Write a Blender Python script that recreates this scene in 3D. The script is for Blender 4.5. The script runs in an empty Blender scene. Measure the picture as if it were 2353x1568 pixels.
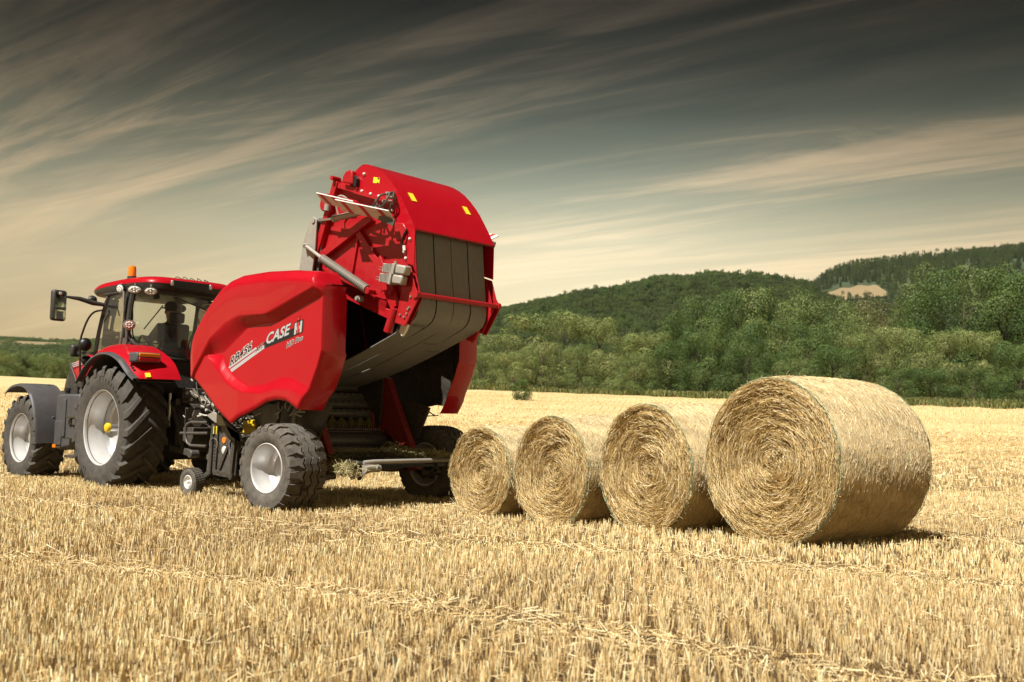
import bpy, bmesh, math, random
import numpy as np
from mathutils import Vector, Matrix, Euler

rng = np.random.default_rng(7)
random.seed(7)
R = math.radians
scene = bpy.context.scene
COL = scene.collection

# ------------------------------------------------------------------ camera
CAM_H = 1.18
cam_data = bpy.data.cameras.new('camera')
cam = bpy.data.objects.new('camera', cam_data)
COL.objects.link(cam)
PITCH, ROLL = R(4.171), R(1.2775)
_F = Vector((0, math.cos(PITCH), math.sin(PITCH)))
_R = Vector((1, 0, 0))
_U = _R.cross(_F)
_r = math.cos(ROLL) * _R + math.sin(ROLL) * _U
_u = -math.sin(ROLL) * _R + math.cos(ROLL) * _U
cam.matrix_world = Matrix(((_r.x, _u.x, -_F.x, 0), (_r.y, _u.y, -_F.y, 0), (_r.z, _u.z, -_F.z, CAM_H), (0, 0, 0, 1)))
cam_data.sensor_width = 36
cam_data.lens = 36 * 2440 / 2353
cam_data.clip_start = 0.1
cam_data.clip_end = 9000
cam_data.dof.use_dof = True
cam_data.dof.focus_distance = 12.5
cam_data.dof.aperture_fstop = 3.2
scene.camera = cam

# ------------------------------------------------------------------ sun and sky
SUN_EL, SUN_AZ = R(55), R(38)          # light travels towards azimuth 38 deg (right of the view), sun behind the left shoulder
sun_data = bpy.data.lights.new('sun', 'SUN')
sun_data.energy = 4.6
sun_data.angle = R(0.53)
sun_data.color = (1.0, 0.95, 0.86)
sun = bpy.data.objects.new('sun', sun_data)
COL.objects.link(sun)
_sd = Vector((math.sin(SUN_AZ) * math.cos(SUN_EL), math.cos(SUN_AZ) * math.cos(SUN_EL), -math.sin(SUN_EL)))
sun.rotation_euler = _sd.to_track_quat('-Z', 'Y').to_euler()
sun.location = (-20, -20, 40)

world = bpy.data.worlds.new('World')
scene.world = world
world.use_nodes = True
wn, wl = world.node_tree.nodes, world.node_tree.links
wn.clear()
def WN(t, **kw):
    n = wn.new(t)
    for k, v in kw.items():
        if k == 'inp':
            for i, x in v.items():
                n.inputs[i].default_value = x
        else:
            setattr(n, k, v)
    return n
def wmath(op, a, b=None, clamp=False):
    n = WN('ShaderNodeMath', operation=op, use_clamp=clamp)
    for i, x in enumerate((a, b)):
        if x is None: continue
        if isinstance(x, (int, float)): n.inputs[i].default_value = x
        else: wl.new(x, n.inputs[i])
    return n.outputs[0]
def wramp(fac, stops, interp='LINEAR'):
    n = WN('ShaderNodeValToRGB')
    cr = n.color_ramp; cr.interpolation = interp
    while len(cr.elements) > 1: cr.elements.remove(cr.elements[-1])
    cr.elements[0].position = stops[0][0]; cr.elements[0].color = (*stops[0][1], 1)
    for p, c in stops[1:]:
        e = cr.elements.new(p); e.color = (*c, 1)
    wl.new(fac, n.inputs[0])
    return n.outputs[0]
def wmix(fac, a, b, typ='MIX'):
    n = WN('ShaderNodeMix', data_type='RGBA', blend_type=typ)
    for i, x in ((0, fac), (6, a), (7, b)):
        if isinstance(x, (int, float)): n.inputs[i].default_value = x
        elif isinstance(x, tuple): n.inputs[i].default_value = (*x, 1)
        else: wl.new(x, n.inputs[i])
    return n.outputs[2]
tc = WN('ShaderNodeTexCoord')
sep = WN('ShaderNodeSeparateXYZ'); wl.new(tc.outputs['Generated'], sep.inputs[0])
zc = wmath('MAXIMUM', sep.outputs[2], 0.0)
nish = WN('ShaderNodeTexSky', sky_type='NISHITA')
nish.sun_disc = False
nish.sun_elevation = SUN_EL
nish.sun_rotation = R(180) + SUN_AZ
nish.air_density = 1.0; nish.dust_density = 2.0; nish.ozone_density = 1.0
bw = WN('ShaderNodeRGBToBW'); wl.new(nish.outputs[0], bw.inputs[0])
# cirrus sheet: streaks on a flat layer, running away to the left (azimuth -45)
den = wmath('ADD', zc, 0.055)
px = wmath('DIVIDE', sep.outputs[0], den)
py = wmath('DIVIDE', sep.outputs[1], den)
comb = WN('ShaderNodeCombineXYZ'); wl.new(px, comb.inputs[0]); wl.new(py, comb.inputs[1])
def streaks(rot, scale, nscale, detail, rough, dist, loc=(0, 0, 0)):
    rt = WN('ShaderNodeVectorRotate', rotation_type='Z_AXIS'); rt.inputs['Angle'].default_value = rot
    wl.new(comb.outputs[0], rt.inputs[0])
    mp = WN('ShaderNodeMapping'); mp.inputs['Scale'].default_value = scale; mp.inputs['Location'].default_value = loc
    wl.new(rt.outputs[0], mp.inputs[0])
    nz = WN('ShaderNodeTexNoise', inp={'Scale': nscale, 'Detail': detail, 'Roughness': rough, 'Distortion': dist})
    wl.new(mp.outputs[0], nz.inputs['Vector'])
    return nz.outputs[0]
sA = streaks(R(-47), (0.62, 0.10, 1), 0.9, 9, 0.53, 1.3, (3.1, 0.4, 0))
sB = streaks(R(-55), (2.0, 0.30, 1), 1.3, 8, 0.68, 1.8, (7.7, 2.2, 0))
sC = streaks(R(-42), (0.30, 0.07, 1), 1.0, 4, 0.5, 0.6, (1.3, 5.1, 0))
cl = wmath('ADD', wmath('MULTIPLY', sA, 0.66), wmath('ADD', wmath('MULTIPLY', sB, 0.20), wmath('MULTIPLY', sC, 0.28)))
cfac = wramp(cl, [(0.53, (0, 0, 0)), (0.575, (.13, .13, .13)), (0.615, (.55, .55, .55)), (0.66, (1, 1, 1))])
# a few thin separate filaments
sD = streaks(R(-50), (1.15, 0.085, 1), 1.0, 6, 0.55, 0.8, (11.3, 8.2, 0))
ffac = wramp(sD, [(0.60, (0, 0, 0)), (0.66, (.5, .5, .5)), (0.72, (1, 1, 1))])
cfac = wmath('MAXIMUM', cfac, wmath('MULTIPLY', ffac, 0.85))
# veiled grey-green sky between the streaks, and the streaks, both by height above the horizon
clear = wramp(zc, [(0.0, (.64, .50, .28)), (0.06, (.74, .61, .36)), (0.12, (.76, .67, .44)), (0.165, (.60, .57, .40)), (0.20, (.36, .38, .285)),
                   (0.24, (.175, .198, .155)), (0.28, (.076, .090, .073)), (0.32, (.031, .038, .0325)), (0.37, (.0120, .0138, .0120)), (1.0, (.011, .012, .011))])
cloud = wramp(zc, [(0.0, (.76, .58, .33)), (0.06, (.90, .72, .43)), (0.12, (.95, .79, .51)), (0.165, (.92, .76, .50)), (0.20, (.80, .64, .42)),
                   (0.24, (.58, .46, .30)), (0.28, (.33, .262, .174)), (0.32, (.165, .132, .091)), (0.37, (.066, .054, .039)), (1.0, (.040, .035, .028))])
skyc = wmix(cfac, clear, cloud)
# the thin veil glows most towards azimuth 3, where it is thinnest
azm = wmath('ARCTAN2', sep.outputs[0], sep.outputs[1])
azn = wmath('DIVIDE', wmath('SUBTRACT', azm, R(3)), R(19))
gau = wmath('POWER', 2.718, wmath('MULTIPLY', wmath('MULTIPLY', azn, azn), -1.0))
glow = wmath('ADD', wmath('MULTIPLY', gau, 0.44), 0.62)
skyc = wmix(1.0, skyc, wmix(gau, (1.0, .935, .85), (1.0, 1.0, 1.0)), 'MULTIPLY')
# the physical sky's brightness carries through the veil of high cloud
lumn = wmath('MULTIPLY', wmath('ADD', wmath('MULTIPLY', bw.outputs[0], 0.35), 6.2), glow)
cmb = WN('ShaderNodeCombineXYZ')
for i in range(3): wl.new(lumn, cmb.inputs[i])
fin = wmix(1.0, skyc, cmb.outputs[0], 'MULTIPLY')
bg = WN('ShaderNodeBackground'); bg.inputs[1].default_value = 0.092
wl.new(fin, bg.inputs[0])
out = WN('ShaderNodeOutputWorld'); wl.new(bg.outputs[0], out.inputs[0])

scene.view_settings.view_transform = 'Standard'
scene.view_settings.look = 'None'
scene.view_settings.exposure = 0.77
scene.view_settings.gamma = 1.0
scene.view_settings.use_curve_mapping = False
scene.cycles.use_denoising = True
scene.cycles.max_bounces = 7
scene.cycles.diffuse_bounces = 4
scene.cycles.transparent_max_bounces = 12
scene.cycles.caustics_reflective = False
scene.cycles.caustics_refractive = False

# ------------------------------------------------------------------ helpers
def tag(o, label=None, cat=None, group=None, kind=None):
    if label: o['label'] = label
    if cat: o['category'] = cat
    if group: o['group'] = group
    if kind: o['kind'] = kind
    return o
def link(o, parent=None):
    COL.objects.link(o)
    if parent is not None: o.parent = parent
    return o
def empty(name, loc=(0, 0, 0), rz=0.0, parent=None):
    o = bpy.data.objects.new(name, None)
    o.empty_display_size = 0.2
    link(o, parent)
    o.location = loc; o.rotation_euler = (0, 0, rz)
    return o
def np_mesh(name, V, Fq, C=None, mat=None, parent=None, smooth=False):
    """one mesh object from numpy arrays; Fq is (M,3) or (M,4)"""
    V = np.ascontiguousarray(V, np.float32); Fq = np.ascontiguousarray(Fq, np.int32)
    m = bpy.data.meshes.new(name)
    n, k = Fq.shape
    m.vertices.add(len(V)); m.vertices.foreach_set('co', V.ravel())
    m.loops.add(n * k); m.loops.foreach_set('vertex_index', Fq.ravel())
    m.polygons.add(n); m.polygons.foreach_set('loop_start', np.arange(n, dtype=np.int32) * k)
    if smooth: m.polygons.foreach_set('use_smooth', np.ones(n, bool))
    m.update(calc_edges=True)
    if C is not None:
        a = m.color_attributes.new('col', 'FLOAT_COLOR', 'POINT')
        C4 = np.ones((len(V), 4), np.float32); C4[:, :3] = C
        a.data.foreach_set('color', C4.ravel())
    if mat: m.materials.append(mat)
    o = bpy.data.objects.new(name, m)
    return link(o, parent)
def unit(a):
    return a / np.maximum(np.linalg.norm(a, axis=-1, keepdims=True), 1e-9)

class MB:
    def __init__(s): s.v = []; s.f = []
    def add(s, vs, fs):
        b = len(s.v); s.v += [tuple(p) for p in vs]; s.f += [tuple(b + i for i in f) for f in fs]; return s
    def box(s, c, d, M=None):
        x, y, z = d[0] / 2, d[1] / 2, d[2] / 2
        vs = [Vector(p) for p in ((-x, -y, -z), (x, -y, -z), (x, y, -z), (-x, y, -z), (-x, -y, z), (x, -y, z), (x, y, z), (-x, y, z))]
        if M is not None: vs = [M @ p for p in vs]
        c = Vector(c)
        return s.add([p + c for p in vs], [(0, 3, 2, 1), (4, 5, 6, 7), (0, 1, 5, 4), (1, 2, 6, 5), (2, 3, 7, 6), (3, 0, 4, 7)])
    def bar(s, p0, p1, w, h, up=(0, 0, 1)):
        """rectangular bar from p0 to p1; w across, h along 'up'"""
        p0, p1 = Vector(p0), Vector(p1); d = (p1 - p0); L = d.length; d.normalize()
        side = d.cross(Vector(up))
        if side.length < 1e-4: side = d.cross(Vector((1, 0, 0)))
        side.normalize(); u = side.cross(d)
        M = Matrix((d, side, u)).transposed()
        return s.box((p0 + p1) / 2, (L, w, h), M)
    def prism(s, poly, y0, y1, rev=False):
        """polygon of (x,z) extruded along y"""
        n = len(poly)
        vs = [(p[0], y0, p[1]) for p in poly] + [(p[0], y1, p[1]) for p in poly]
        area = sum(poly[i][0] * poly[(i + 1) % n][1] - poly[(i + 1) % n][0] * poly[i][1] for i in range(n))
        a, b = list(range(n)), list(range(n, 2 * n))
        ccw = (area > 0) == (y1 > y0)
        fs = [tuple(a if ccw else a[::-1]), tuple(b[::-1] if ccw else b)]
        for i in range(n):
            j = (i + 1) % n
            fs.append((i, n + i, n + j, j) if ccw else (i, j, n + j, n + i))
        return s.add(vs, fs)
    def prism3(s, pts, off):
        n = len(pts); off = Vector(off)
        vs = [Vector(p) for p in pts]; vs += [p + off for p in vs]
        fs = [tuple(range(n))[::-1], tuple(range(n, 2 * n))] + [(i, (i + 1) % n, n + (i + 1) % n, n + i) for i in range(n)]
        return s.add(vs, fs)
    def cyl(s, p0, p1, r, seg=16, r2=None, cap=True):
        p0, p1 = Vector(p0), Vector(p1); d = (p1 - p0).normalized()
        a = d.orthogonal().normalized(); b = d.cross(a); r2 = r if r2 is None else r2
        vs = []
        for p, rr in ((p0, r), (p1, r2)):
            for i in range(seg):
                t = 2 * math.pi * i / seg
                vs.append(p + a * (rr * math.cos(t)) + b * (rr * math.sin(t)))
        fs = [(i, (i + 1) % seg, seg + (i + 1) % seg, seg + i) for i in range(seg)]
        if cap: fs += [tuple(range(seg))[::-1], tuple(range(seg, 2 * seg))]
        return s.add(vs, fs)
    def tube(s, path, r, seg=8, closed=False, cap=True):
        P = [Vector(p) for p in path]; n = len(P)
        if n < 2: return s
        T = []
        for i in range(n):
            q = P[(i + 1) % n] - P[i - 1] if closed else (P[min(i + 1, n - 1)] - P[max(i - 1, 0)])
            T.append(q.normalized())
        a = T[0].orthogonal().normalized(); vs = []
        for i in range(n):
            a = (a - T[i] * a.dot(T[i]))
            a = a.normalized() if a.length > 1e-6 else T[i].orthogonal().normalized()
            b = T[i].cross(a); rr = r[i] if isinstance(r, (list, tuple)) else r
            for k in range(seg):
                t = 2 * math.pi * k / seg
                vs.append(P[i] + a * (rr * math.cos(t)) + b * (rr * math.sin(t)))
        fs = []
        for i in range(n if closed else n - 1):
            j = (i + 1) % n
            for k in range(seg):
                l = (k + 1) % seg
                fs.append((i * seg + k, i * seg + l, j * seg + l, j * seg + k))
        if cap and not closed: fs += [tuple(range(seg))[::-1], tuple((n - 1) * seg + k for k in range(seg))]
        return s.add(vs, fs)
    def lathe(s, prof, c=(0, 0, 0), seg=48, closed=False):
        """profile of (radius, y) turned about the local y axis through c"""
        n = len(prof); vs = []
        for i in range(seg):
            t = 2 * math.pi * i / seg
            for r, y in prof: vs.append((c[0] + r * math.cos(t), c[1] + y, c[2] + r * math.sin(t)))
        fs = []
        for i in range(seg):
            j = (i + 1) % seg
            for k in range(n if closed else n - 1):
                l = (k + 1) % n
                fs.append((i * n + k, i * n + l, j * n + l, j * n + k))
        return s.add(vs, fs)
    def grid(s, rows):
        m = len(rows[0]); vs = [p for r in rows for p in r]
        fs = [(i * m + j, i * m + j + 1, (i + 1) * m + j + 1, (i + 1) * m + j) for i in range(len(rows) - 1) for j in range(m - 1)]
        return s.add(vs, fs)
    def ball(s, c, r, seg=10, sc=(1, 1, 1)):
        vs = []; fs = []; rings = max(4, seg // 2 + 1)
        for i in range(rings + 1):
            p = math.pi * i / rings
            for k in range(seg):
                t = 2 * math.pi * k / seg
                vs.append((c[0] + r * sc[0] * math.sin(p) * math.cos(t), c[1] + r * sc[1] * math.sin(p) * math.sin(t), c[2] + r * sc[2] * math.cos(p)))
        for i in range(rings):
            for k in range(seg):
                l = (k + 1) % seg
                fs.append((i * seg + k, (i + 1) * seg + k, (i + 1) * seg + l, i * seg + l))
        return s.add(vs, fs)
    def build(s, name, mat, parent=None, bevel=0.0, angle=38, solid=0.0, smooth=True, subsurf=0, recalc=True):
        m = bpy.data.meshes.new(name)
        m.from_pydata(s.v, [], s.f)
        if recalc:
            bm = bmesh.new(); bm.from_mesh(m)
            bmesh.ops.remove_doubles(bm, verts=bm.verts, dist=1e-5)
            bmesh.ops.recalc_face_normals(bm, faces=bm.faces)
            bm.to_mesh(m); bm.free()
        m.update()
        if smooth:
            m.polygons.foreach_set('use_smooth', [True] * len(m.polygons))
            m.set_sharp_from_angle(angle=R(angle))
        m.materials.append(mat)
        o = link(bpy.data.objects.new(name, m), parent)
        if solid:
            md = o.modifiers.new('thick', 'SOLIDIFY'); md.thickness = solid; md.offset = 0
            md = o.modifiers.new('split', 'EDGE_SPLIT'); md.split_angle = R(max(angle, 22)); md.use_edge_sharp = True
        if bevel:
            md = o.modifiers.new('bevel', 'BEVEL'); md.width = bevel; md.segments = 2; md.limit_method = 'ANGLE'; md.angle_limit = R(35)
        if subsurf:
            md = o.modifiers.new('sub', 'SUBSURF'); md.levels = subsurf; md.render_levels = subsurf
        return o

# ------------------------------------------------------------------ materials
def new_mat(name):
    m = bpy.data.materials.new(name); m.use_nodes = True
    nt = m.node_tree
    return m, nt.nodes, nt.links, nt.nodes['Principled BSDF']
def P(name, base, rough=0.5, metal=0.0, coat=0.0, var=0.12, vscale=6.0, bump=0.0, bscale=40.0, dust=0.0, dustcol=(.42, .33, .20), rvar=0.12, emit=None, spec=0.5, stretch=None):
    m, N, Lk, b = new_mat(name)
    b.inputs['Roughness'].default_value = rough; b.inputs['Metallic'].default_value = metal
    b.inputs['Coat Weight'].default_value = coat; b.inputs['Coat Roughness'].default_value = 0.04
    b.inputs['Specular IOR Level'].default_value = spec
    t = N.new('ShaderNodeTexCoord'); vec = t.outputs['Object']
    if stretch:
        mp = N.new('ShaderNodeMapping'); mp.inputs['Scale'].default_value = stretch; Lk.new(vec, mp.inputs[0]); vec = mp.outputs[0]
    nz = N.new('ShaderNodeTexNoise'); nz.inputs['Scale'].default_value = vscale; nz.inputs['Detail'].default_value = 6; nz.inputs['Roughness'].default_value = .62
    Lk.new(vec, nz.inputs['Vector'])
    mx = N.new('ShaderNodeMix'); mx.data_type = 'RGBA'
    mx.inputs[6].default_value = (*[c * (1 - var) for c in base], 1); mx.inputs[7].default_value = (*[min(1, c * (1 + var)) for c in base], 1)
    Lk.new(nz.outputs[0], mx.inputs[0]); colout = mx.outputs[2]
    if dust:
        n2 = N.new('ShaderNodeTexNoise'); n2.inputs['Scale'].default_value = vscale * 1.7; n2.inputs['Detail'].default_value = 9; n2.inputs['Roughness'].default_value = .72
        Lk.new(vec, n2.inputs['Vector'])
        mr = N.new('ShaderNodeMapRange'); mr.inputs[1].default_value = .36; mr.inputs[2].default_value = .72; mr.inputs[4].default_value = dust
        Lk.new(n2.outputs[0], mr.inputs[0])
        m2 = N.new('ShaderNodeMix'); m2.data_type = 'RGBA'; m2.inputs[7].default_value = (*dustcol, 1)
        Lk.new(mr.outputs[0], m2.inputs[0]); Lk.new(colout, m2.inputs[6]); colout = m2.outputs[2]
    Lk.new(colout, b.inputs['Base Color'])
    if rvar:
        mr = N.new('ShaderNodeMapRange'); mr.inputs[3].default_value = max(.03, rough - rvar); mr.inputs[4].default_value = min(1, rough + rvar)
        Lk.new(nz.outputs[0], mr.inputs[0]); Lk.new(mr.outputs[0], b.inputs['Roughness'])
    if bump:
        n3 = N.new('ShaderNodeTexNoise'); n3.inputs['Scale'].default_value = bscale; n3.inputs['Detail'].default_value = 5
        Lk.new(vec, n3.inputs['Vector'])
        bp = N.new('ShaderNodeBump'); bp.inputs['Strength'].default_value = bump; bp.inputs['Distance'].default_value = .01
        Lk.new(n3.outputs[0], bp.inputs['Height']); Lk.new(bp.outputs[0], b.inputs['Normal'])
    if emit:
        b.inputs['Emission Color'].default_value = (*emit[0], 1); b.inputs['Emission Strength'].default_value = emit[1]
    return m
def attr_mat(name, rough=.7, trans=0.0, gain=1.0, spec=.3, backdark=False):
    """colour from the 'col' attribute: natural differences between single stalks and leaves"""
    m, N, Lk, b = new_mat(name)
    a = N.new('ShaderNodeAttribute'); a.attribute_name = 'col'
    Lk.new(a.outputs['Color'], b.inputs['Base Color'])
    b.inputs['Roughness'].default_value = rough; b.inputs['Specular IOR Level'].default_value = spec
    if trans:
        tr = N.new('ShaderNodeBsdfTranslucent'); Lk.new(a.outputs['Color'], tr.inputs[0])
        mx = N.new('ShaderNodeMixShader'); mx.inputs[0].default_value = trans
        o = N['Material Output']
        Lk.new(b.outputs[0], mx.inputs[1]); Lk.new(tr.outputs[0], mx.inputs[2]); Lk.new(mx.outputs[0], o.inputs[0])
    return m
def glass_mat(name, tint=(.90, .94, .91), refl=.10):
    m, N, Lk, b = new_mat(name)
    N.remove(b); o = N['Material Output']
    tr = N.new('ShaderNodeBsdfTransparent'); tr.inputs[0].default_value = (*tint, 1)
    gl = N.new('ShaderNodeBsdfGlossy'); gl.inputs['Roughness'].default_value = .03
    fr = N.new('ShaderNodeFresnel'); fr.inputs[0].default_value = 1.5
    mr = N.new('ShaderNodeMath'); mr.operation = 'ADD'; mr.inputs[1].default_value = refl * .3; Lk.new(fr.outputs[0], mr.inputs[0])
    df = N.new('ShaderNodeBsdfDiffuse'); df.inputs[0].default_value = (.45, .43, .38, 1)
    m2 = N.new('ShaderNodeMixShader'); m2.inputs[0].default_value = .045
    mx = N.new('ShaderNodeMixShader')
    Lk.new(mr.outputs[0], mx.inputs[0]); Lk.new(tr.outputs[0], m2.inputs[1]); Lk.new(df.outputs[0], m2.inputs[2])
    Lk.new(m2.outputs[0], mx.inputs[1]); Lk.new(gl.outputs[0], mx.inputs[2]); Lk.new(mx.outputs[0], o.inputs[0])
    return m
M = {}
M['red'] = P('red_paint', (.41, .0035, .012), .34, coat=.42, var=.06, vscale=3, dust=.010, rvar=.08, spec=.18)
M['red2'] = P('red_frame_paint', (.38, .0045, .012), .42, spec=.3, coat=.15, var=.08, vscale=8, dust=.05, rvar=.1, bump=.03)
M['darkred'] = P('red_inner_paint', (.22, .007, .010), .5, coat=.1, var=.15, vscale=8, dust=.12)
M['black'] = P('black_plastic', (.022, .022, .024), .5, var=.2, dust=.10, vscale=9, bump=.05, bscale=200)
M['grey'] = P('grey_plastic', (.060, .061, .068), .55, var=.12, dust=.08, vscale=5, bump=.04, bscale=250)
M['metal_dark'] = P('dark_steel', (.075, .076, .080), .45, metal=.3, var=.3, dust=.25, vscale=12)
M['frame_black'] = P('black_frame_paint', (.030, .030, .031), .45, var=.2, dust=.20, vscale=14)
M['steel'] = P('bare_steel', (.55, .55, .54), .35, metal=.85, var=.15, dust=.2, vscale=20)
M['galv'] = P('grey_dusty_steel', (.36, .35, .33), .6, metal=.3, var=.2, dust=.5, vscale=16)
M['rim'] = P('silver_rim_paint', (.66, .66, .66), .36, metal=.35, var=.06, dust=.14, vscale=6, dustcol=(.36, .30, .21))
M['rubber'] = P('tyre_rubber', (.060, .057, .053), .80, var=.20, vscale=7, dust=.34, dustcol=(.23, .20, .16), bump=.15, bscale=90, spec=.25)
M['rubber_lt'] = P('dusty_tyre_rubber', (.088, .082, .074), .85, var=.20, vscale=7, dust=.50, dustcol=(.27, .235, .185), bump=.15, bscale=90, spec=.2)
M['belt'] = P('rubber_belt', (.165, .165, .160), .62, var=.24, vscale=22, dust=.35, dustcol=(.27, .25, .215), bump=.10, bscale=300, stretch=(.3, 1, .3))
M['hose'] = P('rubber_hose', (.025, .025, .026), .5, var=.2, dust=.3, vscale=20)
M['hose_lt'] = P('pale_hose', (.30, .28, .24), .55, var=.15, dust=.3, vscale=20)
M['glass'] = glass_mat('cab_glass')
M['mirror'] = P('mirror_glass', (.75, .78, .78), .02, metal=1.0, var=0, rvar=0)
M['yellow'] = P('yellow_plastic', (.75, .52, .02), .45, var=.08)
M['sticker'] = P('yellow_sticker', (.85, .72, .03), .5, var=.05)
M['white'] = P('white_paint', (.74, .73, .70), .5, var=.06, dust=.15, vscale=10)
M['silver'] = P('silver_film', (.50, .52, .54), .4, metal=.2, var=.03)
M['ink'] = P('black_film', (.012, .012, .013), .45, var=.05)
M['stripe_red'] = P('red_reflector', (.55, .03, .03), .4, var=.1, dust=.1)
M['amber'] = P('amber_lens', (.80, .22, .015), .22, coat=.5, var=.08, vscale=60)
M['tail_red'] = P('red_lens', (.50, .012, .020), .2, coat=.6, var=.1, vscale=80)
M['lens'] = P('lamp_lens', (.70, .69, .66), .22, coat=.5, var=.35, vscale=70, bump=.5, bscale=110)
M['lens_pink'] = P('pink_lamp_lens', (.52, .30, .27), .25, coat=.5, var=.35, vscale=70, bump=.5, bscale=110)
M['seat'] = P('seat_fabric', (.035, .036, .040), .8, var=.2, vscale=30)
M['green'] = P('green_plastic', (.03, .22, .10), .5)

# ================================================================== terrain
def lerp_tab(x, tab):
    return np.interp(x, [t[0] for t in tab], [t[1] for t in tab])
TAN_E = [(-60, .026), (-25.7, .0262), (-2.3, .0272), (25.7, .0193), (60, .017)]
DIST_E = [(-60, 220), (-25.7, 205), (-2.3, 140), (25.7, 118), (60, 110)]
def tz(x, y):
    """height of the ground"""
    x = np.asarray(x, float); y = np.asarray(y, float)
    d = np.hypot(x, y); az = np.degrees(np.arctan2(x, y))
    e = .75 * x - .66 * y
    z = .10 * np.clip((e + 8.8) / 4.2, 0, 1) ** 1.6
    az = np.where(np.abs(az) > 100, np.sign(az) * (200 - np.abs(az)), az)
    te, de = lerp_tab(az, TAN_E), lerp_tab(az, DIST_E)
    ze = te * de + 1.18
    far = np.where(d < de, ze * np.clip((d - 20) / (de - 20), 0, 1) ** 1.25, ze + .006 * np.clip(d - de, 0, 400))
    und = .05 * np.sin(x * .31 + 1.3) * np.sin(y * .19 + .4) * np.clip((d - 16) / 20, 0, 1)
    return z * (d < 60) + far + und

# the field: one sheet out past the far hills
radii = np.concatenate([[.01], np.geomspace(.6, 40, 110), np.geomspace(42, 6000, 70)])
nseg = 360
th = np.linspace(0, 2 * np.pi, nseg, endpoint=False)
RR, TT = np.meshgrid(radii, th, indexing='ij')
X, Y = RR * np.sin(TT), RR * np.cos(TT)
V = np.stack([X, Y, tz(X, Y)], -1).reshape(-1, 3)
i, j = np.meshgrid(np.arange(len(radii) - 1), np.arange(nseg), indexing='ij')
F = np.stack([i * nseg + j, (i + 1) * nseg + j, (i + 1) * nseg + (j + 1) % nseg, i * nseg + (j + 1) % nseg], -1).reshape(-1, 4)[:, ::-1]
def field_mat():
    m, N, L, b = new_mat('stubble_soil')
    t = N.new('ShaderNodeTexCoord')
    def nz(scale, detail=6, rough=.6, stretch=None, rot=0):
        v = t.outputs['Object']
        if stretch:
            mp = N.new('ShaderNodeMapping'); mp.inputs['Scale'].default_value = stretch; mp.inputs['Rotation'].default_value = (0, 0, rot)
            L.new(v, mp.inputs[0]); v = mp.outputs[0]
        n = N.new('ShaderNodeTexNoise'); n.inputs['Scale'].default_value = scale; n.inputs['Detail'].default_value = detail; n.inputs['Roughness'].default_value = rough
        L.new(v, n.inputs['Vector']); return n.outputs[0]
    def ramp(f, st):
        r = N.new('ShaderNodeValToRGB'); cr = r.color_ramp
        while len(cr.elements) > 1: cr.elements.remove(cr.elements[-1])
        cr.elements[0].position = st[0][0]; cr.elements[0].color = (*st[0][1], 1)
        for p, c in st[1:]: cr.elements.new(p).color = (*c, 1)
        L.new(f, r.inputs[0]); return r.outputs[0]
    def mix(f, a, b_, ty='MIX'):
        x = N.new('ShaderNodeMix'); x.data_type = 'RGBA'; x.blend_type = ty
        for k, q in ((0, f), (6, a), (7, b_)):
            if isinstance(q, (int, float)): x.inputs[k].default_value = q
            elif isinstance(q, tuple): x.inputs[k].default_value = (*q, 1)
            else: L.new(q, x.inputs[k])
        return x.outputs[2]
    soil = ramp(nz(34, 9, .7), [(.3, (.055, .033, .017)), (.5, (.14, .088, .042)), (.70, (.34, .24, .115))])
    straw = ramp(nz(9, 10, .75, (.4, 3.0, 1), .55), [(.32, (.46, .335, .16)), (.5, (.62, .48, .25)), (.68, (.74, .60, .345))])
    patch = ramp(nz(.22, 5, .6, (.35, 1, 1), .4), [(.35, (.86, .80, .70)), (.52, (1, 1, 1)), (.7, (1.06, 1.04, 1.0))])
    lx = N.new('ShaderNodeVectorMath'); lx.operation = 'LENGTH'; L.new(t.outputs['Object'], lx.inputs[0])
    mr = N.new('ShaderNodeMapRange'); mr.inputs[1].default_value = 12; mr.inputs[2].default_value = 55; L.new(lx.outputs['Value'], mr.inputs[0])
    c = mix(mr.outputs[0], soil, straw)
    c = mix(1.0, c, patch, 'MULTIPLY')
    L.new(c, b.inputs['Base Color']); b.inputs['Roughness'].default_value = .95; b.inputs['Specular IOR Level'].default_value = .1
    bp = N.new('ShaderNodeBump'); bp.inputs['Strength'].default_value = .8; bp.inputs['Distance'].default_value = .05
    L.new(nz(22, 8, .75), bp.inputs['Height']); L.new(bp.outputs[0], b.inputs['Normal'])
    return m
fo = np_mesh('field', V, F, mat=field_mat(), smooth=True)
tag(fo, 'wide golden stubble field rising gently to the tree line', 'field', kind='structure')

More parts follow.
